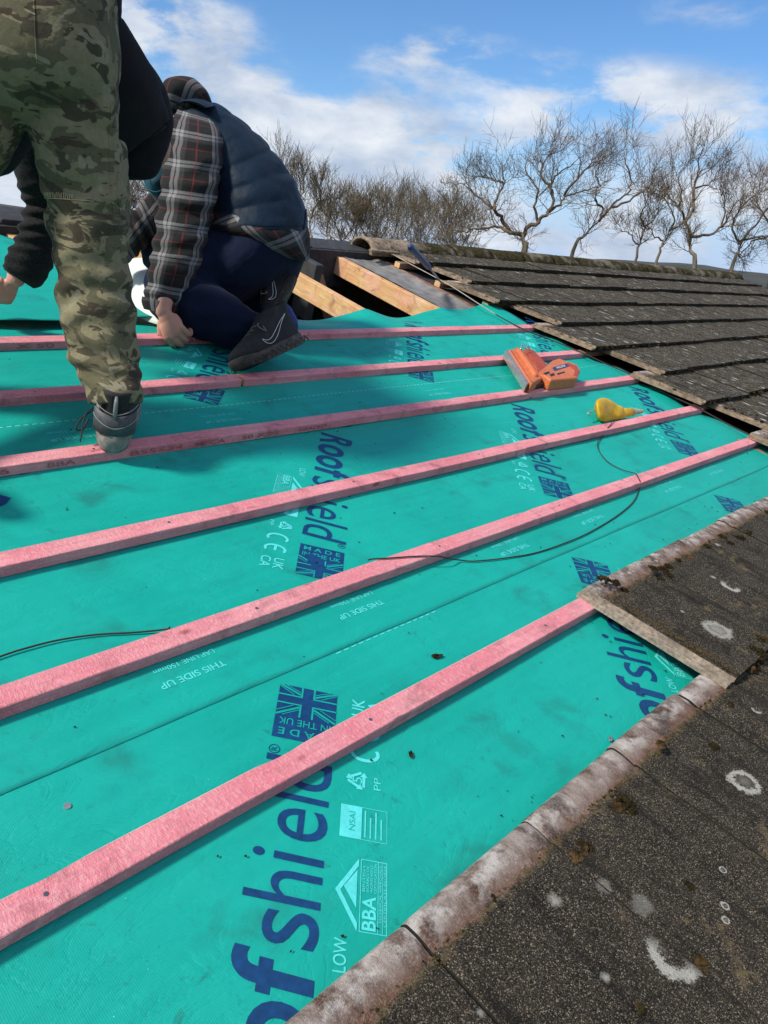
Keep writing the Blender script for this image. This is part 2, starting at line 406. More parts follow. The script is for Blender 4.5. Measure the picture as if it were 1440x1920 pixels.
w = bpy.data.worlds.new('World'); S.world = w; w.use_nodes = True
class WT(NT):
    def __init__(s): s.t = w.node_tree; s.n = s.t.nodes
t = WT(); bg = t.n['Background']
sky = t.new('ShaderNodeTexSky', sky_type='NISHITA'); sky.sun_disc = False; sky.sun_elevation = SEL; sky.sun_rotation = SAZ % (2*pi)
sky.air_density = 1.0; sky.dust_density = .3; sky.ozone_density = 3.0; sky.altitude = 100
hs = t.new('ShaderNodeHueSaturation'); hs.inputs['Saturation'].default_value = 1.12; hs.inputs['Value'].default_value = 1.0
t.link(sky.outputs[0], hs.inputs['Color'])
skyc = t.mix(1, hs.outputs[0], (.82, 1.0, 1.16), 'MULTIPLY'); SKYH = skyc
tc = t.new('ShaderNodeTexCoord'); sx = t.new('ShaderNodeSeparateXYZ'); t.link(tc.outputs['Generated'], sx.inputs[0])
X_, Y_, Z_ = sx.outputs
az = t.math('ARCTAN2', X_, Y_); el = t.math('ARCSINE', Z_)
skyc = t.mix(t.ramp(el, [(.0, .95), (.17, 0)], 'EASE'), SKYH, (3.6, 4.9, 7.0))
cmb = t.new('ShaderNodeCombineXYZ'); t.link(az, cmb.inputs[0]); t.link(t.math('MULTIPLY', el, 2.2), cmb.inputs[1])
cn = t.noise(cmb.outputs[0], 7.5, 9, .60, .15); cn2 = t.noise(cmb.outputs[0], 2.0, 4, .5, .5)
def azel(u, v):
    d = (camw(u, v, 1)-CAMW).normalized(); return math.atan2(d.x, d.y), math.asin(d.z)
blobs = [(250,30,200,60,1.0),(420,200,200,80,.9),(620,270,220,55,.75),(100,380,260,90,1.1),(820,95,130,45,.62),(730,180,90,50,.35),(1300,215,260,75,.5),
         (1040,215,200,60,.5),(690,300,220,50,.7),(1500,330,300,120,.45),(1180,420,500,80,.35),(1350,20,200,30,.35),(1100,130,180,40,.3),(700,430,500,80,.6)]
tot = None
for (u, v, ru, rv, a) in blobs:
    A, L_ = azel(u, v); A2, _ = azel(u+ru, v); _, L2 = azel(u, v-rv)
    ra = abs(A2-A); rl = abs(L2-L_)+1e-3
    dx = t.math('DIVIDE', t.math('SUBTRACT', az, A), ra); dy = t.math('DIVIDE', t.math('SUBTRACT', el, L_), rl)
    q = t.math('ADD', t.math('MULTIPLY', dx, dx), t.math('MULTIPLY', dy, dy))
    g = t.math('MULTIPLY', t.math('EXPONENT', t.math('MULTIPLY', q, -.9)), a)
    tot = g if tot is None else t.math('ADD', tot, g)
# unseen cumulus added outside the view to make the ambient light less blue
far = t.ramp(cn2, [(.36, .1), (.56, 1.1)])
inview = t.ramp(t.math('ABSOLUTE', t.math('SUBTRACT', az, math.radians(48))), [(.5, 0), (.75, 1)])
tot = t.math('ADD', tot, t.math('MULTIPLY', far, inview))
cl = t.math('MULTIPLY', tot, t.ramp(cn, [(.34, .0), (.60, 1.35)]))
cl = t.ramp(cl, [(.10, 0), (.70, .92)], 'EASE')
shade = t.ramp(t.noise(cmb.outputs[0], 9, 6, .6, .2), [(.35, 0), (.7, 1)])
ccol = t.mix(shade, (3.6, 4.3, 5.5), (6.9, 7.1, 7.4))
fin = t.mix(cl, skyc, ccol)
t.link(fin, bg.inputs['Color']); bg.inputs['Strength'].default_value = .095
# ------------------------------------------------------------------ MEMBRANE SHEETS
RAFS = [-.89, -.29, .31, .91, 1.51, 2.11, 2.895, 3.525]
def smooth(a, b, x):
    x = max(0., min(1., (x-a)/(b-a))); return x*x*(3-2*x)
def und(s, t):
    z = .0040*noise.noise(Vector((s*1.6, t*2.4, 1.3)))+.0012*noise.noise(Vector((s*5, t*4, 7.7)))
    return z
def edge_r(s, t):     # ripples of the free right-hand edge
    k = smooth(3.55, 4.05, s)
    return k*(.006+.006*sin((t-.36)*2*pi/.35+1.2)*smooth(.2, .5, t)+.012*noise.noise(Vector((s*3, t*5, 2))))
def top_sag(s, t):
    k = smooth(2.40, 2.66, t)
    ph = 0
    xs = RAFS
    z = 0
    for a, b in zip(xs, xs[1:]):
        if a <= s <= b: z = -sin(pi*(s-a)/(b-a))*.045*(b-a)/.62
    if s > 3.525: z = .03*smooth(3.7, 4.02, s)-.012*sin(pi*min(1, (s-3.525)/.4))
    return k*z+k*.01*noise.noise(Vector((s*4, 3, 3)))
def sheet_z(s, t, lvl):
    z = und(s, t)+lvl
    if s > 3.5: z += max(0, edge_r(s, t))*(1 if t > .6 else .3)
    if t > 2.38: z += top_sag(s, t)
    # a few soft creases
    z += .003*max(0, 1-abs((t-1.47)-.06*(s-3))/.03)*smooth(2.9, 3.5, s)
    return z
def sheet(name, s0, s1, t0, t1, lvl, label, ns=150, ntt=70, fr=None, ft=None, **kw):
    mb = MB(); vs = []; fs = []
    for j in range(ntt+1):
        for i in range(ns+1):
            a = i/ns; b = j/ntt; s = s0+(s1-s0)*a; tt = t0+(t1-t0)*b
            if fr: s = s0+(fr(tt)-s0)*a
            if ft: tt = t0+(ft(s)-t0)*b
            vs.append((s, tt, sheet_z(s, tt, lvl)))
    for j in range(ntt):
        for i in range(ns): q = j*(ns+1)+i; fs.append((q, q+1, q+ns+2, q+ns+1))
    mb.add(vs, fs)
    o = mb.build(name, M_MEM, org=(s0, t0, 0), smooth=True, label=label, cat='roofing membrane', group='breathable roofing membrane strips')
    md = o.modifiers.new('t', 'SOLIDIFY'); md.thickness = .0008; md.offset = -1
    return o
fr = lambda t: 4.02+.025*sin(t*9)+.01*sin(t*23)
sh1 = sheet('roofing_membrane', -1.0, 4.2, -.45, .93, 0.0, 'lowest green membrane strip beside the near mossy tiles, navy lettering reading upwards', fr=lambda t: 4.03)
sh2 = sheet('roofing_membrane', -1.0, 4.02, .756, 1.77, .0014, 'middle green membrane strip across the second, third and fourth red battens from the camera', fr=fr)
sh3 = sheet('roofing_membrane', -1.0, 4.02, 1.645, 2.66, .0028, 'upper green membrane strip under both boots, its wavy top edge bare over the rafters', fr=fr,
            ft=lambda s: 2.655+.03*max(0, s-2.9)+.012*noise.noise(Vector((s*3, 1, 1)))+(.07*smooth(3.9, 4.02, s)))
LV = {sh1: 0, sh2: .0014, sh3: .0028}

# prints ------------------------------------------------------------
FC = {}
def glyphs(txt, shear=0.0, off=0.0):
    key = (txt, shear, off)
    if key in FC: return FC[key]
    cu = bpy.data.curves.new('g', 'FONT'); cu.body = txt; cu.size = 1; cu.shear = shear; cu.offset = off; cu.resolution_u = 5
    ob = bpy.data.objects.new('g', cu); COL.objects.link(ob)
    dg = bpy.context.evaluated_depsgraph_get(); dg.update(); ev = ob.evaluated_get(dg); me = ev.to_mesh()
    vs = [(v.co.x, v.co.y) for v in me.vertices]; fs = [list(p.vertices) for p in me.polygons]
    ev.to_mesh_clear(); bpy.data.objects.remove(ob); bpy.data.curves.remove(cu)
    if not vs: vs = [(0, 0)]
    x0 = min(v[0] for v in vs); x1 = max(v[0] for v in vs); y0 = min(v[1] for v in vs); y1 = max(v[1] for v in vs)
    FC[key] = ([((a-x0)/max(x1-x0, 1e-6), (b-y0)/max(y1-y0, 1e-6)) for a, b in vs], fs, (x1-x0)/max(y1-y0, 1e-6))
    return FC[key]
class Print:
    """flat print laid on a sheet. frame: x along reading direction, y up of the letters"""
    def __init__(s, sh, ox, oy, ang, lift=.0009):
        s.sh = sh; s.o = (ox, oy); s.c = cos(ang); s.s = sin(ang); s.mb = MB(); s.lift = lift
    def P(s, x, y):
        a = s.o[0]+x*s.c-y*s.s; b = s.o[1]+x*s.s+y*s.c
        return Vector((a, b, sheet_z(a, b, LV[s.sh])+s.lift))
    def poly(s, pts): s.mb.add([s.P(*p) for p in pts], [tuple(range(len(pts)))]); return s
    def rect(s, x0, x1, y0, y1): return s.poly([(x0, y0), (x1, y0), (x1, y1), (x0, y1)])
    def frame(s, x0, x1, y0, y1, w):
        s.rect(x0, x1, y0, y0+w); s.rect(x0, x1, y1-w, y1); s.rect(x0, x0+w, y0+w, y1-w); s.rect(x1-w, x1, y0+w, y1-w); return s
    def text(s, txt, x0, x1, y0, y1, shear=0, off=0):
        vs, fs, ar = glyphs(txt, shear, off)
        if x1 is None: x1 = x0+ar*(y1-y0)
        if x0 is None: x0 = x1-ar*(y1-y0)
        s.mb.add([s.P(x0+(x1-x0)*a, y0+(y1-y0)*b) for a, b in vs], fs); return s
    def ring(s, cx, cy, rx, ry, w, a0=0, a1=360, n=32):
        pts = []
        for k in range(n+1):
            a = math.radians(a0+(a1-a0)*k/n); pts.append((cos(a), sin(a)))
        for (c0, s0), (c1, s1) in zip(pts, pts[1:]):
            s.poly([(cx+c0*rx, cy+s0*ry), (cx+c1*rx, cy+s1*ry), (cx+c1*(rx-w), cy+s1*(ry-w)), (cx+c0*(rx-w), cy+s0*(ry-w))][::-1])
        return s
    def line(s, pts, w):
        for (a, b), (c, d) in zip(pts, pts[1:]):
            L = math.hypot(c-a, d-b); nx, ny = -(d-b)/L*w/2, (c-a)/L*w/2
            s.poly([(a-nx, b-ny), (c-nx, d-ny), (c+nx, d+ny), (a+nx, b+ny)])
        return s
    def build(s, name, mat, label=None):
        O = ORG[s.sh.name]; m = s.mb
        for f in m.f:    # all faces up
            a, b, c = (m.v[f[i]] for i in (0, 1, 2))
            if (b-a).cross(c-a).z < 0: f.reverse()
        return m.build(name, mat, parent=s.sh, label=label)

def wordmark(sh, ox, oy, ang, full=True):
    """origin: x=0 at reading coordinate 0, baseline y=0 (metres, as measured)"""
    p = Print(sh, ox, oy, ang)
    cap, xh, asc = .104, .080, .114
    # circle badge
    p.ring(.168, .052, .050, .052, .005); p.ring(.168, .052, .041, .043, .003)
    for k in range(3):
        x = .140+k*.02; p.line([(x, .028), (x+.016, .052), (x, .076)], .0055)
    p.text('R', .302, .375, 0, cap, .12, .020)
    p.text('o', .385, .463, -.002, xh+.002, .1, .022); p.text('o', .468, .546, -.002, xh+.002, .1, .022)
    p.text('f', .552, .612, 0, asc, .1, .022)
    p.text('s', .616, .668, -.001, xh, .05, .0); p.text('h', .676, .730, 0, asc, .05, .0)
    p.text('i', .744, .762, 0, asc-.004, .05, .0); p.text('e', .784, .842, -.001, xh, .05, .0)
    p.text('l', .854, .870, 0, asc, .05, .0); p.text('d', .880, .944, -.001, asc, .05, .0)
    p.ring(.955, .103, .010, .010, .0016, n=18); p.text('R', .951, .960, .098, .108)
    p.build('printed_lettering', M_NAVY)
def flagprint(sh, ox, oy, ang):
    """x 0..W across, y up; MADE / IN THE UK above a union flag"""
    W, T = .112, .134
    p = Print(sh, ox, oy, ang, .0009); p.rect(0, W, 0, T); o = p.build('printed_flag', M_NAVY)
    q = Print(sh, ox, oy, ang, .0013)
    q.text('M A D E', .010, .102, .110, .126, 0, .012); q.text('IN THE UK', .008, .104, .085, .101, 0, .006)
    # flag field 0..W x 0..0.079 ; pale lines leave the navy cross and wedges
    fh = .079; cx = .056; cy = .037; e = .004
    for (x0, x1, y0, y1) in ((0, cx-.0135, cy+.009, cy+.0125), (0, cx-.0135, cy-.0125, cy-.009), (cx+.0135, W, cy+.009, cy+.0125), (cx+.0135, W, cy-.0125, cy-.009),
                             (cx-.0135, cx-.010, cy+.009, fh), (cx+.010, cx+.0135, cy+.009, fh), (cx-.0135, cx-.010, 0, cy-.009), (cx+.010, cx+.0135, 0, cy-.009)):
        q.rect(x0, x1, y0, y1)
    for sx_, sy_ in ((1, 1), (-1, 1), (1, -1), (-1, -1)):
        def T_(x, y): return (cx+sx_*x, cy+sy_*y)
        ymax = fh-cy if sy_ > 0 else cy
        def L_(off, w, x0=.014, x1=.056):
            k = .62
            pts = []
            for x in (x0, x1):
                y = off+k*(x-.014)+.0125
                pts.append((x, min(y, ymax)))
            q.line([T_(*pts[0]), T_(*pts[1])], w)
        L_(0.004, .0045); L_(-.006, .0018, .026); L_(.0105, .0018, .014, .044)
    q.build('printed_flag_lines', M_MEM)
def palemarks(sh, ox, oy, ang, upper=False):
    """pale certification marks; origin/axes as the wordmark (x reading, y up, negative = below the baseline)"""
    p = Print(sh, ox, oy, ang, .0009)
    y0 = -.020; yb = -.100
    # roof-shaped certification mark
    p.poly([(.655, -.055), (.715, -.020), (.715, -.028), (.668, -.055)]); p.poly([(.690, -.053), (.722, -.033), (.752, -.053)])
    p.poly([(.715, -.020), (.772, -.055), (.759, -.055), (.715, -.028)])
    p.frame(.655, .772, -.100, -.058, .0013); p.line([(.655, -.086), (.772, -.086)], .001); p.line([(.655, -.093), (.772, -.093)], .0008)
    p.text('BBA', .659, .712, -.083, -.062, 0, .02)
    p.text('BRITISH', .718, .760, -.0655, -.0615); p.text('BOARD OF', .718, .762, -.0715, -.0675); p.text('AGREMENT', .718, .765, -.0775, -.0735); p.text('CERTIFICATION', .718, .767, -.0835, -.0795)
    p.text('TECHNICAL APPROVALS', .672, .765, -.0915, -.0875); p.text('CERTIFICATE 01/3824', .668, .766, -.0985, -.0945)
    p.build('printed_roof_mark', M_PALE); p = Print(sh, ox, oy, ang, .0009)
    p.text('LOW', .594, .642, -.042, -.023, 0, .01); p.build('printed_slogan', M_PALE); p = Print(sh, ox, oy, ang, .0009)
    # second certification box
    p.rect(.806, .868, -.056, -.021); p.frame(.806, .868, -.1, -.056, .001)
    for k in range(4): p.rect(.811, .862-.012*(k % 2), -.064-k*.009, -.0615-k*.009)
    p.build('printed_certificate_box', M_PALE); p = Print(sh, ox, oy, ang, .0009)
    for k in range(3):
        a = pi/2+k*2*pi/3; c0 = (.922, -.047); r = .022
        A = (c0[0]+r*cos(a), c0[1]+r*sin(a)); B = (c0[0]+r*cos(a+2*pi/3), c0[1]+r*sin(a+2*pi/3))
        p.line([(A[0]*.86+B[0]*.14, A[1]*.86+B[1]*.14), (A[0]*.3+B[0]*.7, A[1]*.3+B[1]*.7)], .0052)
        dx, dy = B[0]-A[0], B[1]-A[1]; L = math.hypot(dx, dy); dx /= L; dy /= L; m_ = (A[0]*.3+B[0]*.7, A[1]*.3+B[1]*.7)
        p.poly([(m_[0]-dy*.007, m_[1]+dx*.007), (m_[0]+dx*.010, m_[1]+dy*.010), (m_[0]+dy*.007, m_[1]-dx*.007)])
    p.text('5', .916, .928, -.055, -.038); p.text('PP', .908, .934, -.088, -.076)
    p.build('printed_recycling_mark', M_PALE); p = Print(sh, ox, oy, ang, .0009)
    p.ring(.985, -.058, .021, .028, .007, 60, 300); p.ring(1.035, -.058, .021, .028, .007, 60, 300); p.rect(1.018, 1.042, -.0615, -.0545)
    p.build('printed_conformity_mark', M_PALE); p = Print(sh, ox, oy, ang, .0009)
    p.text('UK', 1.072, 1.118, -.055, -.030, 0, .012); p.text('CA', 1.072, 1.118, -.086, -.061, 0, .012)
    p.build('printed_conformity_mark', M_PALE)
    n = Print(sh, ox, oy, ang, .0013); n.text('NSAI', .820, .856, -.046, -.036); n.build('printed_mark_letters', M_MEM)
r2 = math.sqrt(2)
def sc(p_, c_): return ((p_+c_)/r2, (p_-c_)/r2)
A45 = pi/4

DSH = .766
for k in range(-1, 4):       # lowest strip reads up the slope
    c_ = .185+DSH*k; pz = DSH*k; ox, oy = sc(pz, c_)
    wordmark(sh1, ox, oy, A45); palemarks(sh1, ox, oy, A45)
    fx, fy = sc(pz+1.117, c_); flagprint(sh1, fx, fy, A45+pi/2)
for sh, P0, C0, ks in ((sh2, 2.608, .062, (-1, 0, 1, 2)), (sh3, 3.419, -.390, (0, 1, 2))):
    for k in ks:             # the strips above read down the slope
        c_ = C0+DSH*k; pz = P0+DSH*k; ox, oy = sc(pz, c_)
        wordmark(sh, ox, oy, A45+pi); palemarks(sh, ox, oy, A45+pi)
        fx, fy = sc(pz-1.117, c_); flagprint(sh, fx, fy, A45+3*pi/2)
def lapnote(sh, s_, t_):
    q = Print(sh, s_, t_, pi, .0009)
    q.text('THIS SIDE UP', 0, .138, -.001, .015, 0, .012); q.build('printed_lap_note', M_PALE); q = Print(sh, s_, t_, pi, .0009); q.text('LAP LINE 150mm', 0, .130, -.036, -.024)
    q.build('printed_lap_note', M_PALE)
for u, v in ((410, 1232), (706, 1119), (982, 1017), (1121, 963), (1271, 909), (1346, 876)):
    p = at(u, v); lapnote(sh2, p.x, .842)
for u, v in ((182, 812), (452, 784), (838, 735)):
    p = at(u, v); lapnote(sh3, p.x, 1.735)
for sh, tt, a, b in ((sh3, 1.822, -.5, 4.0), (sh1, .7495, 1.0, 1.32)):
    q = Print(sh, 0, 0, 0, .0007)
    s_ = a
    while s_ < b: q.rect(s_, s_+.013, tt, tt+.0028); s_ += .022
    q.build('printed_lap_line', M_DASH if sh is sh3 else M_PALE)
# loose strip being rolled out on the left, folded back to show its pale underside
def lz(s, t):
    return .012+.010*noise.noise(Vector((s*1.5, t*2, 9)))+.012*noise.noise(Vector((s*3.1, t*3, 4)))+.02*smooth(2.75, 2.5, t)*abs(noise.noise(Vector((s*2.2, 5, 5))))+.018*smooth(1.2, 1.7, s)
mb = MB(); vs = []; fs = []; ns, ntt = 90, 60
def frl(t): return 1.42+(3.45-t)*.62
for j in range(ntt+1):
    for i in range(ns+1):
        t_ = 2.50+(3.46-2.50)*j/ntt; s_ = -.9+(frl(t_)+.9)*i/ns; vs.append((s_, t_-.006*noise.noise(Vector((s_*3, 0, 0))), lz(s_, t_)))
for j in range(ntt):
    for i in range(ns): q = j*(ns+1)+i; fs.append((q, q+1, q+ns+2, q+ns+1))
mb.add(vs, fs)
sh4 = mb.build('roofing_membrane', M_MEM, org=(-.9, 2.5, 0), smooth=True, label='loose topmost green membrane strip being rolled out, folded back to its white underside', cat='roofing membrane', group='breathable roofing membrane strips')
LV[sh4] = .012
md = sh4.modifiers.new('t', 'SOLIDIFY'); md.thickness = .0008; md.offset = -1
# the fold: a soft roll with the white side out
mb = MB(); vs = []; fs = []
low = curve([at(205, 500, .012), at(212, 522, .012), at(228, 556, .012), at(258, 592, .012), at(300, 610, .014), at(400, 634, .014), at(470, 655, .02), at(522, 668, .02)], 8)
upp = curve([at(212, 492, .02), at(225, 488, .04), at(262, 484, .10), at(300, 482, .12), at(345, 520, .12), at(420, 580, .10), at(490, 625, .08), at(530, 656, .05)], 8)
nr_ = 16
for i, (a, b) in enumerate(zip(low, upp)):
    for j in range(nr_+1):
        x = j/nr_; p = a.lerp(b, x); p = p+Vector((0, 0, .05*sin(pi*x)*(1-.3*x)+.012*noise.noise(Vector((i*.11, x*2, 3)))*sin(pi*x)))
        vs.append(p)
for i in range(len(low)-1):
    for j in range(nr_): q = i*(nr_+1)+j; fs.append((q, q+1, q+nr_+2, q+nr_+1))
mb.add(vs, fs)
fo = mb.build('folded_underside', M_MEMW, parent=sh4, smooth=True, label='white folded back underside of the membrane')
md = fo.modifiers.new('t', 'SOLIDIFY'); md.thickness = .0015

# ------------------------------------------------------------------ BATTENS
def batten(s0, s1, t1, label, w=.0485, h=.026, z0=.0035, dt=0.0, cat='roofing batten', group='red treated battens across the membrane', mat=None, name='roofing_batten', chips=True, endcut=True, seed=0):
    R = random.Random(seed+int(s0*100)+int(t1*1000))
    mb = MB(); n = max(2, int((s1-s0)/.02)); vs = []; fs = []
    prof = [(-w, 0), (-w, h-.0015), (-w+.0015, h), (-.0022, h), (0, h-.0022), (0, 0)]
    L = len(prof)
    for i in range(n+1):
        s = s0+(s1-s0)*i/n
        wob = .0018*noise.noise(Vector((s*1.3, t1*9, 0)))
        ch = max(0, noise.noise(Vector((s*9, t1*13, 4)))-.32)*.012
        for k, (a, b) in enumerate(prof):
            da = -ch if k in (3, 4) and chips else 0; db = -ch*.7 if k == 4 and chips else 0
            ch2 = max(0, noise.noise(Vector((s*14, t1*7, 8)))-.38)*.008
            if k in (1, 2) and chips: da = ch2; db = -ch2*.5 if k == 1 else 0
            vs.append((s, t1+a+wob+da+dt*(s-s0), z0+b+db+.0006*noise.noise(Vector((s*7, k, t1)))))
    for i in range(n):
        for k in range(L):
            k2 = (k+1) % L; fs.append((i*L+k, i*L+k2, (i+1)*L+k2, (i+1)*L+k))
    ar = [f for j, f in enumerate(fs) if j % L == 3]; mb.add(vs, [f[::-1] for j, f in enumerate(fs) if j % L != 3])
    mb.cm = 2; mb.add(vs, [f[::-1] for f in ar])
    mb.cm = 1
    mb.add([vs[k] for k in range(L)], [tuple(range(L))]); mb.add([vs[n*L+k] for k in range(L)], [tuple(range(L-1, -1, -1))])
    org = Vector((s0, t1, 0))
    th = thing(name, org, label, cat, group)
    mb.build('timber', [mat or M_BAT, M_CUT if endcut else (mat or M_BAT), M_ARR if mat is None else mat], parent=th)
    return th, z0+h
def nails(th, zt, t1, ss):
    for s in ss:
        m = MB(); m.tube([(s, t1-.024, zt-.004), (s, t1-.024, zt+.0008)], .0035, 8); m.build('nail_head', M_NAIL, parent=th)
def stamp(th, s_, t_, z_, txt, L, hgt, name='stamped_grading_text'):
    """ink stamp on the down-slope face (t const)"""
    vs, fs, ar = glyphs(txt, 0, .004); m = MB()
    m.add([(s_+L*a, t_, z_+hgt*b) for a, b in vs], fs); m.build(name, M_STAMP, parent=th)
BT = [.5855, .9405, 1.286, 1.646, 1.985, 2.350]
def bt(i, s0, s1, lab, dt=0, seed=0, st=()):
    th, zt = batten(s0, s1, BT[i], lab, dt=dt, seed=seed)
    nails(th, zt, BT[i]+dt*((s0+s1)/2-s0), [r for r in RAFS+[3.9] if s0+.02 < r < s1-.02 and r > -.1])
    for s_, L, tx in st: stamp(th, s_, BT[i]-.0485+dt*(s_-s0)-.0012-.002, .0035+.006, tx, L, .014)
    return th
bt(0, -1.0, 2.35, 'nearest red batten, its right end tucked under the corner of the lifted mossy tile', dt=.001)
bt(1, -1.0, 4.02, 'second red batten from the camera, crossed by the slack dark string')
bt(2, -1.0, 2.371, 'long left length of third red batten, butted to another near the printed lettering', dt=-.001)
bt(2, 2.374, 4.0, 'short right length of the third red batten, the yellow chalk reel rests against it', dt=-.006)
bt(3, -1.0, 3.985, 'fourth red batten, the camouflage worker stands on it with one heel', st=((.55, .14, '19/SS6'), (.78, .07, 'BBA'), (1.0, .16, 'BS5534'), (1.2, .10, 'MPCA'), (1.36, .14, '50 X 25'), (1.58, .12, 'GRADED')))
bt(4, -1.0, 1.600, 'left length of fifth red batten, ending in a split gap by the black trainer toe')
bt(4, 1.613, 3.93, 'right length of fifth red batten, the orange nail gun lies across it', st=())
bt(5, -1.0, 3.95, 'topmost red batten, held down by the bare hand of the kneeling worker', st=((1.0, .12, 'X 50'), (1.24, .1, 'MPCA'), (1.62, .09, 'BBA'), (1.8, .12, 'GRADED')))

# ------------------------------------------------------------------ EXISTING ROOF
def th_at(name, org, label, cat, group=None): return thing(name, org, label, cat, group)
old = thing('tiled_roof', (3.9, 0, 0), 'old dark mossy concrete tiled roof slope stretching away right of the membrane, lichen spotted', 'tiled roof')
near = []
G = .345
def tile_top(t_, tb): # height of a tile's upper surface; tb butt line
    return .074-(t_-tb)*(.029/.42)
def course(kk, s0, s1, parent, matTop, name, near_=False, tb=None, joint=None, lab=None, head=None):
    """tiles of one course; near_: every tile a mesh of its own"""
    tb = .18+G*kk if tb is None else tb
    W_ = .305; s = s0; R = random.Random(kk*13+5); i = 0
    acc = MB(); outs = []
    while s < s1-.02:
        e = min((joint if (joint and i == 0) else s+W_), s1)
        jz = R.uniform(-.0015, .0015)+(0 if near_ else .006+R.uniform(-.003, .004)); jt = R.uniform(-.004, .004)*(1 if near_ else 1.8); jt2 = R.uniform(-.003, .003)*(1 if near_ else 2)
        m = MB() if near_ else acc
        g = .0045 if near_ else .006; x0 = s+(0.0 if i == 0 else g); x1 = e
        L = .42 if head is None else head
        nu, nv = (44, 96) if near_ else (6, 5)
        vs = []; fs = []; uv = []
        for b in range(nv+1):
            t_ = tb+jt+L*b/nv
            for a in range(nu+1):
                x = x0+(x1-x0)*a/nu
                z = tile_top(t_, tb)+jz+jt2*(a/nu-.5)
                rag = .003*noise.noise(Vector((x*18, kk, 0))) if b == 0 else 0
                if near_: z += .0011*noise.noise(Vector((x*16, t_*16, 0)))+.0006*noise.noise(Vector((x*60, t_*60, 0)))
                z -= .003*(smooth(.012, 0, x-x0)+smooth(.012, 0, x1-x)) if near_ else 0
                if near_:
                    hv = L*(1-b/nv); bw = .060+.010*noise.noise(Vector((x*14, kk*3, 2)))+.007*noise.noise(Vector((x*60, kk*3, 5)))
                    z += .0045*sin(pi*min(1, max(0, hv+.004)/.064))*(1 if hv < .064 else 0)-.005*smooth(.008, 0, hv)+.0012*noise.noise(Vector((x*45, hv*70, 9)))*(1 if hv < .07 else 0)
                    z += .0030*smooth(bw-.002, bw+.003, hv)+.0022*smooth(.03, .0, hv-bw)*(1 if hv > bw else 0)*(.5+noise.noise(Vector((x*90, t_*90, 1))))
                if b == nv: z -= .003
                vs.append((x, t_+rag, z)); uv.append((x, L*(1-b/nv)))
        for b in range(nv):
            for a in range(nu): q = b*(nu+1)+a; fs.append((q, q+1, q+nu+2, q+nu+1))
        m.cm = 0; m.add(vs, fs, uv)
        # butt, side and underside
        th_ = .022 if near_ else .034
        def strip(idx, dn, mi, drag=0):
            m.cm = mi
            top = [Vector(vs[k]) for k in idx]; bot = [p-Vector((0, drag, dn+.003*noise.noise(p*30))) for p in top]
            m.add(top+bot, [(k, k+1, len(top)+k+1, len(top)+k) for k in range(len(top)-1)], [(0, .3)]*(2*len(top)))
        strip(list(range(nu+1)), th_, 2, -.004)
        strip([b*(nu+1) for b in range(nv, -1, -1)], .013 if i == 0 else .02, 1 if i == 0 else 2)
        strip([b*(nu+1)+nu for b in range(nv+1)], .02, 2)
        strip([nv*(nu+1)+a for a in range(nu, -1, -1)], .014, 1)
        if i == 0:   # interlocking water bars standing off the exposed left edge
            zt = lambda t_: tile_top(t_, tb)+jz
            for (xa, xb, za, zb) in ((x0-.034, x0, -.021, -.0125), (x0-.034, x0-.0285, -.013, -.0065), (x0-.019, x0-.0135, -.013, -.0070)):
                tt0, tt1 = tb+jt+.004, tb+jt+L-.004; n_ = 14; vv = []; ff = []
                for k in range(n_+1):
                    t_ = tt0+(tt1-tt0)*k/n_; w_ = .001*noise.noise(Vector((t_*30, xa*50, 1)))
                    vv += [(xa+w_, t_, zt(t_)+za), (xb, t_, zt(t_)+za), (xb, t_, zt(t_)+zb+w_), (xa+w_, t_, zt(t_)+zb+w_)]
                for k in range(n_):
                    for q in range(4): ff.append((k*4+q, (k+1)*4+q, (k+1)*4+(q+1) % 4, k*4+(q+1) % 4))
                ff += [(0, 1, 2, 3), (n_*4+3, n_*4+2, n_*4+1, n_*4)]
                m.cm = 1; m.add(vv, ff, [(0, .3)]*len(vv))
        if near_:
            nm = lab(i, s, e)
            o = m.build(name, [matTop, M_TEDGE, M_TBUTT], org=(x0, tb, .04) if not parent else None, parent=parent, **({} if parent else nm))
            outs.append(o)
        s = e+(0 if i else 0); i += 1
    if not near_:
        return acc.build(name, [matTop, M_TEDGEF, M_TBUTT], parent=parent)
    return outs
nroof = thing('tiled_eaves', (0, 0, 0), 'two nearest rows of mossy concrete tiles at bottom right, with white lichen rings', 'tiled eaves')
course(-1, .057, 4.6, nroof, M_TILEN, 'roof_tile', True, tb=-.165, joint=.362, lab=lambda *a: {})
for o in course(0, 1.745, 4.6, nroof, M_TILEN, 'roof_tile', True, tb=.18, lab=lambda *a: {}): pass
ends = {1: 3.90, 2: 4.11, 3: 3.955, 4: 4.15, 5: 3.97, 6: 4.13, 7: 3.95, 8: 4.10, 9: 3.96}
for k in range(1, 10):
    course(k, ends[k], 10.55, old, M_TILEF, 'tile_course', head=(.33 if k == 9 else None))
course(0, 4.6, 10.55, old, M_TILEF, 'tile_course'); course(-1, 4.6, 10.55, old, M_TILEF, 'tile_course', tb=-.165)
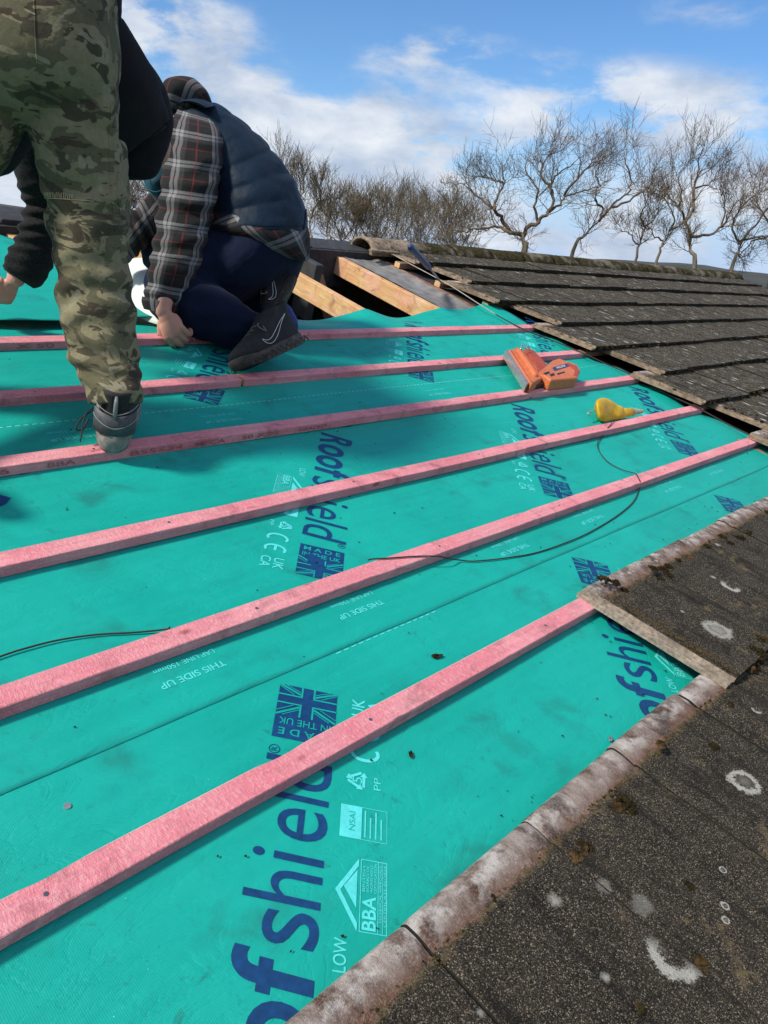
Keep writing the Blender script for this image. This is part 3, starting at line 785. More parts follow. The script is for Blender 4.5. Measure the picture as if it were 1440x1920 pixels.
# ridge caps
s = 3.76; i = 0
while s < 10.5:
    L = .45; mb = MB(); vs = []; fs = []; r_o, r_i = .088, .072; n_ = 16; nl = 8
    jz = rnd.uniform(-.004, .004)
    for k in range(nl+1):
        x = s+(L-.006)*k/nl
        for rr in (0, 1):
            for a in range(n_+1):
                w_ = pi*(-.02+1.04*a/n_); R_ = (r_o if rr == 0 else r_i)+(.005*noise.noise(Vector((x*9, a*.6, 3))) if rr == 0 else 0)
                vs.append((x, 3.62+cos(w_)*R_*1.25, .035+jz+sin(w_)*R_*.88))
    N_ = 2*(n_+1)
    for k in range(nl):
        for a in range(n_):
            q = k*N_+a; fs.append((q, q+N_, q+N_+1, q+1)); q += n_+1; fs.append((q, q+1, q+N_+1, q+N_))
    for k in (0, nl):
        for a in range(n_):
            q = k*N_+a; f = (q, q+1, q+n_+2, q+n_+1); fs.append(f if k == 0 else f[::-1])
    mb.add(vs, fs)
    o = mb.build('ridge_tile', [M_MOSSR if i else M_TEDGEF], parent=old, smooth=True)
    s += L; i += 1
mb = MB(); mb.bevbox(3.74, 3.80, 3.50, 3.53, .03, .075, .008); mb.bevbox(3.70, 3.97, 3.47, 3.50, .06, .075, .004)
mb.build('mortar_bedding', M_TEDGEF, parent=old)
# moss clumps: stuff
def mosscluster(name, spots, mat, label, seed, spike=False):
    R = random.Random(seed); mb = MB()
    for (s_, t_, z_, r_) in spots:
        for q in range(R.randint(4, 7) if r_ < .009 else int(14+r_*2200)):
            a = R.uniform(0, 2*pi); d = R.random()*r_; d = d if r_ < .009 else (R.random()**.6)*r_*1.15; rr = r_*R.uniform(.25, .6) if r_ < .009 else R.uniform(.0022, .0060)*(1.25-.6*d/r_)
            mb.ball((s_+cos(a)*d, t_+sin(a)*d, z_+rr*.3+(max(0, (1-d/r_))*r_*.32 if r_ >= .009 else 0)), (rr, rr*R.uniform(.7, 1.1), rr*R.uniform(.35, .75)), 8, 6, nz=.9, seed=R.uniform(0, 50))
    o = mb.build(name, mat, org=(spots[0][0], spots[0][1], 0), smooth=False, label=label, cat='moss', kind='stuff')
    return o
sp = []
R = random.Random(3)
def top_n(s_, t_):
    k = math.floor((t_-.18)/G); tb = .18+G*k; return tile_top(t_, tb)
for (u, v, r_) in ((1180,1492,.022),(1168,1500,.014),(1190,1505,.012),(1108,1578,.015),(1090,1590,.010),(1135,1085,.014),(1155,1092,.010),(1245,1075,.013),(1262,1068,.012),(1300,1035,.014),(1395,1000,.018),(1375,1008,.012),(1410,990,.014),
                    (1425,1225,.02),(1432,1200,.02),(1225,1065,.010),(1300,1655,.007),(1245,1620,.005),(1320,1800,.010),(1335,1690,.004),(1240,1395,.007),(1350,1390,.010),(1380,1310,.008),(925,1680,.006),(1210,1890,.012)):
    p = at(u, v, .075); sp.append((p.x, p.y, top_n(p.x, p.y)-.001, r_*1.35))
# ragged rim below the clean band and along the raised tile's edge
cs_ = []
def rimline(s_, kk): return .060+.010*noise.noise(Vector((s_*14, kk*3, 2)))+.007*noise.noise(Vector((s_*60, kk*3, 5)))
for k in range(1500):
    s_ = R.uniform(.40, 3.9); kk = -1 if s_ < 1.72 else 0; tb_ = -.165 if kk < 0 else .18
    dens = .5+.9*noise.noise(Vector((s_*9, kk, 4)))
    if R.random() > dens: continue
    hv = rimline(s_, kk)+abs(R.gauss(0, .006)); t_ = tb_+.42-hv; r_ = R.uniform(.0012, .0034)
    (cs_ if R.random() < .6 else sp).append((s_, t_, tile_top(t_, tb_)+.003, r_))
for k in range(9):
    s_ = R.uniform(1.78, 3.2); t_ = .60-rimline(s_, 0)-.012; sp.append((s_, t_, tile_top(t_, .18)+.002, R.uniform(.010, .016)))
for k in range(260):
    t_ = R.uniform(.19, .53); s_ = 1.756+abs(R.gauss(0, .012)); cs_.append((s_, t_, tile_top(t_, .18)+.003, R.uniform(.0012, .0036)))
for k in range(110):
    t_ = R.uniform(.19, .50); s_ = 1.752+abs(R.gauss(0, .010)); sp.append((s_, t_, tile_top(t_, .18)-.0005, R.uniform(.0015, .0055)))
for k in range(120):
    s_ = R.uniform(1.80, 3.6); sp.append((s_, .178+R.uniform(-.006, .003), .056+R.uniform(-.006, .010), R.uniform(.004, .011)))
mosscluster('moss', cs_, M_CRUST, 'golden brown crust of dried moss along the clean tile heads', 14)
mosscluster('moss', sp, M_MOSS, 'dark moss clumps and crumbs on the two nearest rows of tiles', 4)
sp = []
for k in range(1, 10):
    tb = .18+G*k if k < 9 else .18+G*9
    for q in range(70):
        x = R.uniform(0, 1)**1.7; s_ = ends[k]+.02+x*5.5; sp.append((s_, tb-.002+R.uniform(-.004, .008), .066+R.uniform(-.006, .006), R.uniform(.006, .014)))
    for q in range(16):
        t_ = tb+R.uniform(.02, .33); sp.append((ends[k]+abs(R.gauss(0, .015)), t_, tile_top(t_, tb), R.uniform(.004, .010)))
    for q in range(22):
        t_ = tb+R.uniform(.02, .33); sp.append((ends[k]+R.random()**1.5*4, t_, tile_top(t_, tb), R.uniform(.005, .012)))
mosscluster('moss', sp, M_MOSS, 'dark moss lumps along the butt edges of the old roof tiles', 5)
sp = []
for q in range(900):
    s_ = 3.9+R.random()*6.5; w_ = R.uniform(.2, 2.6)
    sp.append((s_, 3.62-cos(w_)*.105, .026+sin(w_)*.075, R.uniform(.009, .016)))
mosscluster('moss', sp, M_MOSSR, 'thick green and brown moss growing over the ridge tiles', 6)

# old battens, rafters, felt, wall under the stripped part
for k, (s0, t1, s1) in enumerate(((3.87, 3.745, 4.6), (3.865, 3.40, 4.6), (3.885, 3.055, 4.6), (3.94, 2.70, 4.6), (3.955, 2.352, 4.7), (3.932, 1.987, 4.7), (3.99, 1.650, 4.7), (4.003, 1.290, 4.8), (4.022, .944, 4.9))):
    place = ['just under the ridge end', 'beside the blue handled chisel', 'where the chisel tip points', 'at the membrane top corner', 'in line with the topmost red batten', 'beyond the nail gun', 'in line with the fourth red batten', 'in line with the third red batten', 'at the right edge of the photo'][k]
    batten(s0, s1, t1, 'short stub of old greyed batten '+place, group='old batten stubs under the tiles', mat=M_OLD, cat='old batten', name='old_batten', z0=.0045, h=.034 if k < 4 else .024, w=.045, chips=False)
rafc = ['leftmost', '', '', '', '', '', 'new pine rafter behind the black trainer, running under the membrane', 'broad bare pine rafter beside the grey felt, running to the ridge']
for i, r_ in enumerate(RAFS+[3.875]):
    w_ = .05 if i < 8 else .045; x0 = r_-w_/2
    t0_, t1_ = -.35, 3.56
    mb = MB()
    mb.bevbox(x0, x0+w_, t0_, t1_, -.112, -.0045 if i != 8 else .001, .003)
    lab = rafc[i] if i in (6, 7) else ('weathered brown rafter carrying the old batten stubs' if i == 8 else 'pine rafter hidden below the membrane')
    th = thing('rafter', (r_, 0, -.06), lab, 'rafter', 'rafters under the roof')
    mb.build('timber', M_OLDR if i == 8 else M_RAF, parent=th)
mb = MB(); n1, n2 = 60, 120; vs = []; fs = []
for j in range(n2+1):
    for i in range(n1+1):
        t_ = -.4+3.98*j/n2; s_ = 3.885+(10.5-3.885)*(i/n1)**1.6
        vs.append((s_, t_, .002-.02*abs(sin((s_-3.87)*pi/.6))+.006*noise.noise(Vector((s_*3, t_*3, 1)))))
for j in range(n2):
    for i in range(n1): q = j*(n1+1)+i; fs.append((q, q+1, q+n1+2, q+n1+1))
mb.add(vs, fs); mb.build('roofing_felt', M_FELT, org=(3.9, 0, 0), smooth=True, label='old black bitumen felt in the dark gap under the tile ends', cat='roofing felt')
mb = MB(); vs = []; fs = []
for j in range(61):
    for i in range(13):
        t_ = 2.3+1.25*j/60; s_ = 3.545+(.305+.02*noise.noise(Vector((t_*5, 0, 0))))*i/12
        vs.append((s_, t_, .001-.016*sin(pi*i/12)-.05*(1-smooth(2.45, 2.78, t_))+smooth(2.6, 2.85, t_)*(.022*noise.noise(Vector((s_*7, t_*4.4, 6)))*sin(pi*i/12)+.006*noise.noise(Vector((s_*30, t_*15, 6))))))
for j in range(60):
    for i in range(12): q = j*13+i; fs.append((q, q+1, q+14, q+13))
mb.add(vs, fs); mb.build('roofing_felt', M_FELTG, org=(3.6, 2.6, 0), smooth=True, label='torn grey felt strip lying between the pine rafter and the brown rafter', cat='roofing felt')

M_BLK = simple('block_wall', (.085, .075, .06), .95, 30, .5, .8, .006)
mb = MB()
R = random.Random(9)
z = -1.6; row = 0
while z < -.16:
    t_ = -.4-(.22 if row % 2 else 0)
    while t_ < 3.9:
        mb.bevbox(4.02+R.uniform(-.004, .004), 4.12, t_+.005, t_+.435, z+.005, z+.21, .006); t_ += .44
    z += .22; row += 1
mb.box(4.03, 4.11, -.4, 3.6, -1.6, -.14)
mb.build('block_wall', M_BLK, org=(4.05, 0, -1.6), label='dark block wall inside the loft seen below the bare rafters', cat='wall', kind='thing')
mb = MB(); mb.bevbox(-2.0, 10.6, 3.56, 3.59, -.20, .028, .003)
mb.build('ridge_board', M_FELT, org=(0, 3.57, 0), label='dark weathered ridge board along the top of the roof', cat='ridge board')
mb = MB(); mb.bevbox(3.30, 3.34, 3.0, 3.53, -.6, -.04, .003, )
mb = MB(); a, b = Vector((3.34, 3.52, -.12)), Vector((3.48, 3.25, -.62)); mb.tube([a, b], .035, 4)
mb.build('roof_strut', M_OLD, org=a, label='brown slanting strut below the ridge inside the loft', cat='strut')
mb = MB(); mb.bevbox(3.16, 3.22, 3.36, 3.50, -.34, -.005, .004)
mb.build('steel_bracket', simple('galvanised', (.07, .075, .08), .6, 12, .5, .2), org=(3.2, 3.4, -.1), label='grey metal sheet standing at the ridge beside the kneeling worker', cat='metal sheet')

# far slope, house body, ground
M_WALL = simple('render_wall', (.45, .40, .32), .9, 8, .2, .4, .01)
M_LOFT = simple('loft_dark', (.05, .045, .04), .95, 8, .4, .3, .01)
def W3(p): return MR @ Vector(p)
apex = W3((0, 3.6, .0)); eave = W3((0, -.35, -.02))
hb = thing('house', (0, 0, 0), 'house under the roof, mostly hidden below the tiles', 'house', world=True)
Y0, Y1 = .1, 2*apex.y-.1; ZG = eave.z-3.0
mb = MB(); mb.box(-2, 10.4, Y0, Y0+.25, ZG, eave.z-.12); mb.box(-2, 10.4, Y1-.25, Y1, ZG, eave.z-.12); mb.box(-2, -1.75, Y0+.25, Y1-.25, ZG, eave.z-.12); mb.box(10.15, 10.4, Y0+.25, Y1-.25, ZG, eave.z-.12)
mb.build('wall', M_WALL, parent=hb)
mb = MB(); mb.box(-1.75, 10.15, Y0+.25, Y1-.25, eave.z-.35, eave.z-.25); mb.build('loft_floor', M_LOFT, parent=hb)
# far side roof plane as rows of tiles falling away from the ridge
mb = MB(); c15, s15 = cos(PIT), sin(PIT)
R = random.Random(12)
def FSP(s_, d, n_): return Vector((s_, apex.y+d*c15+n_*s15, apex.z-d*s15+n_*c15))
d = -.01
for row in range(11):
    s_ = -2.0
    while s_ < 10.55:
        e = s_+.305; z0 = .012+R.uniform(0, .004)
        P_ = [FSP(s_+.003, d, z0), FSP(e, d, z0), FSP(e, d+.40, z0+.03), FSP(s_+.003, d+.40, z0+.03)]
        Q_ = [p-Vector((0, 0, .022)) for p in P_]
        mb.add(P_+Q_, [(0, 1, 2, 3), (7, 6, 5, 4), (0, 4, 5, 1), (1, 5, 6, 2), (2, 6, 7, 3), (3, 7, 4, 0)], [(0, .3)]*8); s_ = e
    d += .345
mb.build('roof', M_TILEF, parent=hb)
g = MB(); g.box(-2, 10.4, apex.y-.02, Y1, eave.z-.13, eave.z-.12)
# ragged old ridge line left in place beyond the bare rafters
mb = MB(); s_ = -1.9
while s_ < 3.7:
    L = R.uniform(.26, .34); zj = R.uniform(-.008, .012)
    mb.bevbox(s_, s_+L-.006, 3.58, 3.80, .012+zj, .04+zj, .006); s_ += L
ow = mb.build('ridge_tile_remnants', M_FELT, org=(0, 3.6, 0), label='dark row of old slate heads left along the bare ridge behind the workers', cat='roof tiles')
def mat_ground():
    t = NT('pasture'); c = t.coord(); n = t.noise(c, .02, 5, .6); n2 = t.noise(c, 1.3, 5, .7)
    col = t.mix(t.ramp(n, [(.4, 0), (.6, 1)]), (.035, .05, .018), (.07, .065, .03)); col = t.mix(t.ramp(n2, [(.4, 0), (.7, .6)]), col, (.02, .03, .012))
    return t.out(col, 1, t.bump(n2, .5, .1), .1)
M_GR = mat_ground()
mb = MB(); n_ = 60; vs = []; fs = []
for j in range(n_+1):
    for i in range(n_+1):
        x = (i/n_-.5); y = (j/n_-.5); x = math.copysign(abs(2*x)**2.2, x)*1800; y = math.copysign(abs(2*y)**2.2, y)*1800
        rr = math.hypot(x, y); hz = ZG
        vs.append((x, y, hz+1.0*noise.noise(Vector((x*.02, y*.02, 0)))*smooth(15, 60, rr)))
for j in range(n_):
    for i in range(n_): q = j*(n_+1)+i; fs.append((q, q+1, q+n_+2, q+n_+1))
mb.add(vs, fs); mb.build('ground', M_GR, world=True, smooth=True, kind='structure')
mb = MB(); vs = []; fs = []
M_HILL = simple('hill_far', (.055, .06, .055), 1, .05, .4, 0)
N_ = 90
for j in range(4):
    for i in range(N_+1):
        a = math.radians(-30+150*i/N_); r_ = 500+j*120
        hgt = 6+9*noise.noise(Vector((a*3, 0, 2)))+4*noise.noise(Vector((a*14, 1, 2)))+9*smooth(math.radians(40), math.radians(15), a)
        hgt = max(1.5, hgt); vs.append((sin(a)*r_, cos(a)*r_, ZG-2+[0, hgt*.8+2, hgt+3, -3][j]))
for j in range(3):
    for i in range(N_): q = j*(N_+1)+i; fs.append((q, q+1, q+N_+2, q+N_+1))
mb.add(vs, fs); mb.build('hills', M_HILL, world=True, smooth=True, kind='structure')
# ------------------------------------------------------------------ TREES
def mat_bark(name, a, b):
    t = NT(name); c = t.coord(scale=(1, 1, .3)); n = t.noise(c, 6, 5, .65)
    return t.out(t.mix(t.ramp(n, [(.3, 0), (.7, 1)]), a, b), .95, t.bump(n, .6, .03), .1)
M_BARK = mat_bark('bark_grey', (.075, .062, .045), (.23, .20, .15))
M_TWIG = mat_bark('twig_brown', (.085, .062, .045), (.17, .13, .09))
M_TWIG2 = mat_bark('twig_olive', (.095, .078, .052), (.19, .16, .115))
class Tree:
    def __init__(s, seed, base, tw=1.0, up=.25, curl=.35):
        s.R = random.Random(seed); s.trunk = MB(); s.crown = MB(); s.up = up; s.curl = curl; s.tw = tw; s.minr = .011
    def rv(s, k): return Vector((s.R.gauss(0, k), s.R.gauss(0, k), s.R.gauss(0, k)))
    def branch(s, p, d, L, r, lev, maxlev, nch=None):
        n = 5 if lev < 3 else 3; pts = [p.copy()]; rr = [r]; q = p.copy(); d = d.normalized()
        for i in range(n):
            d = (d+s.rv(s.curl*(.55 if lev < 2 else .34 if lev < 3 else .22))+Vector((0, 0, s.up*.35))).normalized(); q = q+d*(L/n); pts.append(q.copy()); rr.append(max(s.minr*.55, r*(1-.78*(i+1)/n)))
        (s.trunk if lev < 1 else s.crown).tube(pts, rr, 6 if lev < 2 else 3, cap=False)
        s.spawn(pts, rr, L, lev, maxlev, nch)
    def spawn(s, pts, rr, L, lev, maxlev, nch=None):
        if lev >= maxlev: return
        k = nch if nch else (s.R.randint(5, 6) if lev < 3 else s.R.randint(4, 5)); n = len(pts)-1
        for j in range(k):
            x = .22+.78*(j+s.R.random())/k; i = min(n-1, int(x*n)); f = x*n-i
            p = pts[i].lerp(pts[i+1], min(1, f)); t = (pts[i+1]-pts[i]).normalized()
            side = s.rv(1); side = (side-t*side.dot(t)).normalized()
            ang = s.R.uniform(.45, 1.0); d = t*cos(ang)+side*sin(ang)
            s.branch(p, d, L*s.R.uniform(.5, .86), max(s.minr, min(rr[i]*.55, .038 if lev < 2 else .020)), lev+1, maxlev)
def tree_px(seed, D, limbs, label, r0=.16, maxlev=4, up=.3, curl=.35, nch=5, twig=None, group='bare winter trees behind the roof', kl=.42):
    """limbs: traced main limbs as pixel polylines (u, v) with depth jitter; first one is the trunk"""
    ub, vb = limbs[0][0][:2]; limbs = [[(ub+(u-ub)*1.12, vb-(vb-v)*.80+2) for (u, v) in lm] for lm in limbs]
    T = Tree(seed, None, up=up, curl=curl); R = T.R
    u0, v0 = limbs[0][0][:2]; b = camw(u0, v0, D); base = Vector((b.x, b.y, ZG+.1))
    root = Vector((b.x, b.y, ZG-.1))
    for li, lm in enumerate(limbs):
        pts = []
        for (u, v, *dz) in lm: pts.append(camw(u, v, D+(dz[0] if dz else 0)+R.uniform(-.4, .4)*(0 if li == 0 else 1)))
        L = sum((pts[i+1]-pts[i]).length for i in range(len(pts)-1))
        if li == 0: pts = [root]+pts; ra = r0
        else: ra = r0*(.5 if li < 4 else .33)
        sm = curve(pts, 4); n = len(sm); sm = [p+T.rv(.05) if 0 < i < n-1 else p for i, p in enumerate(sm)]
        rr = [max(.018, ra*(1-.8*i/(n-1))) for i in range(n)]
        (T.trunk if li == 0 else T.crown).tube(sm, rr, 7, cap=False)
        st = 1 if li else n//3
        T.spawn(sm[st:], rr[st:], L*kl*.7+1.0, 1, maxlev, nch+3)
    th = thing('bare_tree', base, label, 'tree', group, world=True)
    T.trunk.build('trunk', M_BARK, parent=th, smooth=True)
    T.crown.build('crown', twig or M_TWIG, parent=th)
    return th
tree_px(1, 46, [[(984,470),(983,448),(980,428)], [(980,430),(1000,405),(1020,380),(1032,350),(1028,318),(1040,290),(1065,262)], [(980,430),(960,425),(938,412),(905,418),(872,424)],
                [(960,424),(945,395),(934,372),(938,345),(950,312),(948,285)], [(1020,380),(1042,360),(1050,340),(1085,328),(1108,315)], [(1005,398),(1000,360),(1006,322),(985,282),(990,255)],
                [(934,372),(912,350),(890,322),(872,308)], [(950,312),(930,300),(905,290)], [(1028,318),(1010,290),(1018,255),(1035,235)], [(1050,340),(1070,300),(1095,262),(1100,250)]],
        'big spreading bare oak with forked thick trunk rising behind the mossy ridge', r0=.27, nch=6, up=.30, kl=.42, curl=.4)
tree_px(2, 50, [[(1072,470),(1095,430),(1118,398)], [(1118,398),(1124,370),(1112,345),(1120,315),(1145,290)], [(1118,398),(1140,360),(1165,335),(1172,300),(1162,262),(1160,235)], [(1140,365),(1175,345),(1200,318),(1208,290)],
                [(1120,315),(1112,285),(1130,262)]], 'bare tree leaning right beside the big oak', r0=.17, nch=6, up=.3, kl=.44)
tree_px(3, 52, [[(1192,480),(1202,440),(1206,410)], [(1206,410),(1200,380),(1210,350),(1200,325)], [(1196,450),(1180,425),(1165,418)], [(1206,410),(1225,385),(1232,352)]], 'thin bare sapling left of the paired slim trunks', r0=.12, nch=6, up=.4, kl=.36)
tree_px(4, 52, [[(1232,485),(1242,450),(1252,418)], [(1252,418),(1262,385),(1248,352),(1240,330)], [(1252,418),(1280,392),(1285,365)], [(1242,440),(1225,425),(1215,400)]], 'slender twisting bare tree between the sapling and tall ash', r0=.13, nch=6, up=.4, kl=.36)
tree_px(5, 46, [[(1302,492),(1294,460),(1296,430)], [(1296,430),(1286,395),(1278,365),(1262,338),(1245,315)], [(1286,400),(1300,360),(1300,320),(1310,280),(1308,245),(1315,225)], [(1296,430),(1325,425),(1348,405),(1362,370),(1385,330)],
                [(1278,365),(1280,320),(1275,285),(1290,250)], [(1300,320),(1330,300),(1345,262)], [(1348,405),(1352,360),(1350,320)]], 'tall bare ash with pale curved trunk near the right of the sky', r0=.19, nch=6, up=.42, kl=.42)
tree_px(6, 48, [[(1372,498),(1384,465),(1384,440)], [(1384,440),(1372,400),(1388,360),(1392,320)], [(1384,440),(1420,425),(1445,430)], [(1384,445),(1410,400),(1440,350),(1460,320)], [(1388,360),(1415,320),(1425,280)]], 'bare tree with crooked limbs at the far right edge', r0=.16, nch=6, up=.3, kl=.36)
tree_px(8, 50, [[(1450,500),(1455,440),(1450,400)], [(1450,400),(1430,370),(1420,330)], [(1450,400),(1470,350),(1465,300)], [(1450,420),(1415,440),(1395,470)]], 'bare tree half cut off by the right photo edge', r0=.16, nch=6, up=.3)
for i, (u, v, top) in enumerate(((548,460,262),(585,462,290),(618,462,330))):
    tree_px(20+i, 40, [[(u,v),(u-3,v-40),(u-2,v-80)], [(u-2,v-60),(u-18,v-110),(u-14,top+40),(u-16,top+10)], [(u-2,v-70),(u+14,v-120),(u+10,top+30)]],
            ['tall upright bare tree just right of the kneeling worker\'s back', 'second upright bare tree right of the kneeling worker', 'shorter bare tree where the twiggy thicket begins'][i], r0=.10, nch=6, maxlev=4, up=.7, curl=.22, twig=M_TWIG2, kl=.30)
NUM = ['one', 'two', 'three', 'four', 'five', 'six', 'seven', 'eight', 'nine', 'ten', 'eleven', 'twelve', 'thirteen', 'fourteen']
TR = random.Random(77)
for i in range(14):
    u = 640+i*18.5+TR.uniform(-4, 4); v = 466+.06*(u-640); top = 352+TR.uniform(-14, 16)+(22 if i > 11 else 0)
    a, b = TR.uniform(10, 22), TR.uniform(10, 22)
    tree_px(40+i, 42+TR.uniform(0, 12), [[(u,v+8),(u+2,v-12),(u-1,v-25)], [(u-1,v-20),(u-a,v-60),(u-a*.8,top+30),(u-a,top+14)], [(u-1,v-22),(u+b,v-65),(u+b*1.1,top+16)], [(u,v-10),(u-a*1.6,v-40),(u-a*1.5,top+50)]],
            'bare twiggy thicket tree, number %s from the left behind the bare rafters' % NUM[i], r0=.06, nch=4, up=.42, curl=.32, twig=M_TWIG2 if i % 3 else M_TWIG, kl=.42, group='thicket of bare scrub trees behind the ridge')
for i, (u, v, top) in enumerate(((238,430,345),(268,432,340),(215,430,350))):
    tree_px(60+i, 42, [[(u,v+8),(u+4,v-20),(u+2,v-40)], [(u+2,v-38),(u-14,v-60),(u-12,top+12)], [(u+2,v-38),(u+13,v-60),(u+14,top+10)]],
            ['bare bush seen through the gap between the two workers', 'bare bush behind the kneeling worker\'s far arm', 'bare bush mostly hidden by the camouflage leg'][i], r0=.08, nch=5, maxlev=4, up=.3, curl=.35, twig=M_TWIG, kl=.45, group='thicket of bare scrub trees behind the ridge')
# ------------------------------------------------------------------ FABRICS
def fabric(t, col, rough=.9, bump_scale=900, extra=None, bs=.25):
    c = t.coord(); n = t.noise(c, bump_scale, 2); n2 = t.noise(c, 22, 4, .6)
    nr = t.bump(n2, .45, .01); nr = t.bump(n, bs, .0006, nr)
    return t.out(col, rough, nr, .12, sheen=.03)
def mat_camo():
    t = NT('camouflage_cotton'); 
    def lay(scale, loc, th_, dist=.8):
        c = t.coord(scale=scale, loc=loc); n = t.noise(c, 9.0, 3, .55, dist); return t.ramp(n, [(th_, 0), (th_+.012, 1)])
    col = t.mix(lay((1, 1, 1.9), (0, 0, 0), .50), (.205, .186, .115), (.112, .106, .064))
    col = t.mix(lay((1.1, 1.1, 2.1), (4, 3, 2), .555), col, (.062, .058, .038))
    col = t.mix(lay((1.0, 1.0, 2.6), (9, 1, 5), .60), col, (.060, .048, .034))
    col = t.mix(lay((1.4, 1.4, 2.2), (2, 8, 1), .63), col, (.23, .215, .145))
    c = t.coord(); d = t.noise(c, 45, 5, .7); col = t.mix(1, col, t.ramp(d, [(.3, .78), (.7, 1.12)]), 'MULTIPLY')
    return fabric(t, col)
M_CAMO = mat_camo()
def cloth(name, col, v=.2, rough=.9, sc=300):
    t = NT(name); c = t.coord(); n = t.noise(c, sc, 3); n2 = t.noise(c, 12, 4)
    k = t.mix(1, t.mix(1, col, t.ramp(n, [(.3, 1-v), (.7, 1+v)]), 'MULTIPLY'), t.ramp(n2, [(.3, .85), (.7, 1.1)]), 'MULTIPLY')
    return fabric(t, k, rough)
M_HOOD = cloth('black_fleece', (.013, .013, .016)); M_KNIT = cloth('black_knit', (.016, .016, .017), .5, sc=160)
M_NAVYP = cloth('navy_work_trousers', (.0075, .012, .034)); M_VEST = cloth('navy_nylon', (.0055, .017, .036), .1, .55)
M_VESTC = cloth('vest_lining_teal', (.02, .07, .10), .1, .6)
def mat_plaid(name, P=.118, off=(0, 0), rot=0):
    t = NT(name); tc = t.new('ShaderNodeTexCoord'); mp = t.new('ShaderNodeMapping'); t.link(tc.outputs['UV'], mp.inputs['Vector'])
    mp.inputs['Rotation'].default_value = (0, 0, rot); mp.inputs['Location'].default_value = (off[0], off[1], 0)
    wn = t.new('ShaderNodeTexNoise'); t.link(t.coord(), wn.inputs['Vector']); wn.inputs['Scale'].default_value = 14
    vm = t.new('ShaderNodeVectorMath', operation='SCALE'); t.link(wn.outputs['Color'], vm.inputs[0]); vm.inputs['Scale'].default_value = .008
    va = t.new('ShaderNodeVectorMath', operation='ADD'); t.link(mp.outputs[0], va.inputs[0]); t.link(vm.outputs[0], va.inputs[1])
    sx = t.new('ShaderNodeSeparateXYZ'); t.link(va.outputs[0], sx.inputs[0])
    st = [(0, .02), (.07, .02), (.08, .25), (.17, .25), (.18, .03), (.205, .03), (.215, .25), (.30, .25), (.31, .06), (.42, .06), (.43, .02), (.93, .02), (1, .02)]
    rd = [(0, 0), (.66, 0), (.67, 1), (.695, 1), (.705, 0), (1, 0)]
    g = []; r = []
    for k in (0, 1):
        f = t.math('FRACT', t.math('DIVIDE', sx.outputs[k], P)); g.append(t.ramp(f, st)); r.append(t.ramp(f, rd))
    base = t.mix(.5, g[0], g[1])
    base = t.mix(1, base, (.92, .93, .98), 'MULTIPLY')
    red = t.math('MULTIPLY', t.math('MAXIMUM', r[0], t.math('MULTIPLY', r[1], .8)), .42)
    base = t.mix(red, base, (.24, .035, .035))
    n = t.noise(t.coord(), 420, 3, .7); base = t.mix(1, base, t.ramp(n, [(.3, .65), (.7, 1.3)]), 'MULTIPLY')
    return fabric(t, base, .95, 500, bs=.5)
M_PLAID = mat_plaid('plaid_flannel'); M_PLAIDH = mat_plaid('plaid_flannel_hem', .15, (.03, .06), .5); M_PLAIDF = mat_plaid('plaid_flannel_far', .15, (.02, .02), .1)
def mat_skin():
    t = NT('skin'); c = t.coord(); n = t.noise(c, 28, 4); n2 = t.noise(c, 260, 3)
    col = t.mix(t.ramp(n, [(.35, 0), (.65, 1)]), (.50, .27, .19), (.58, .30, .24))
    o = t.out(col, .55, t.bump(n2, .25, .001), .35); t.b.inputs['Subsurface Weight'].default_value = .12; t.b.inputs['Subsurface Radius'].default_value = (.01, .004, .002); t.b.inputs['Subsurface Scale'].default_value = .5
    return o
M_SKIN = mat_skin()
M_RUBB = simple('dirty_rubber_sole', (.27, .26, .24), .85, 60, .5, .6, .003); M_RUBD = simple('black_rubber_sole', (.095, .085, .075), .85, 50, .6, .7, .004)
M_UPPER = simple('black_shoe_mesh', (.022, .023, .026), .8, 220, .7, .6, .0015); M_UPL = simple('charcoal_heel_panel', (.075, .08, .09), .55, 120, .4, .3)
M_GREYL = simple('reflective_grey', (.20, .21, .22), .4, 100, .3, .2); M_WHT = simple('white_outline', (.72, .72, .72), .5, 100, .1, .1)
M_BLUE = simple('royal_blue_tab', (.02, .04, .20), .6, 80, .2, .2); M_LACE = simple('black_lace', (.03, .03, .032), .9, 100, .3, .3); M_LACEG = simple('dusty_lace', (.20, .18, .14), .9, 100, .3, .3)
M_EYE = simple('eye', (.05, .04, .03), .2, 10, 0, 0); M_HAIR = simple('dark_hair', (.02, .015, .012), .8, 300, .6, .8, .003)

def wrinkle(amp, fr=1.0, seed=0, folds=()):
    """soft cloth folds; folds=(pos along 0..1, strength, count)"""
    def f(x, a, p, L):
        z = amp*(noise.noise(p*9*fr+Vector((seed, 0, 0)))*.9+noise.noise(p*22*fr+Vector((0, seed, 0)))*.45)
        r = abs(noise.noise(Vector((p.x*7*fr, p.y*7*fr, p.z*16*fr+seed))))
        z += amp*(.5-r*1.6)*.8
        for (c, st, n, w) in folds:
            e = math.exp(-((x-c)/w)**2); z += st*e*sin((L*n+1.6*sin(a*2*pi+c*9)+noise.noise(p*8)*2.4)*1.0)
        return z
    return f

# ------------------------------------------------------------------ PERSON WITH CAMOUFLAGE TROUSERS
FWD = -Vector((0, 0, 0))
def cloth_loft(name, secs, mat, parent, m=7, seg=56, wr=None, **k):
    mb = MB(); loft(mb, secs, m, seg, wr, **k); return mb.build(name, mat, parent=parent, smooth=True)
def sl_(secs, s_): return [tuple([q[0]+(q[2]-q[0])*(1-s_)/2, q[1]+(q[3]-q[1])*(1-s_)/2, q[2]-(q[2]-q[0])*(1-s_)/2, q[3]-(q[3]-q[1])*(1-s_)/2]+list(q[4:])) for q in secs]

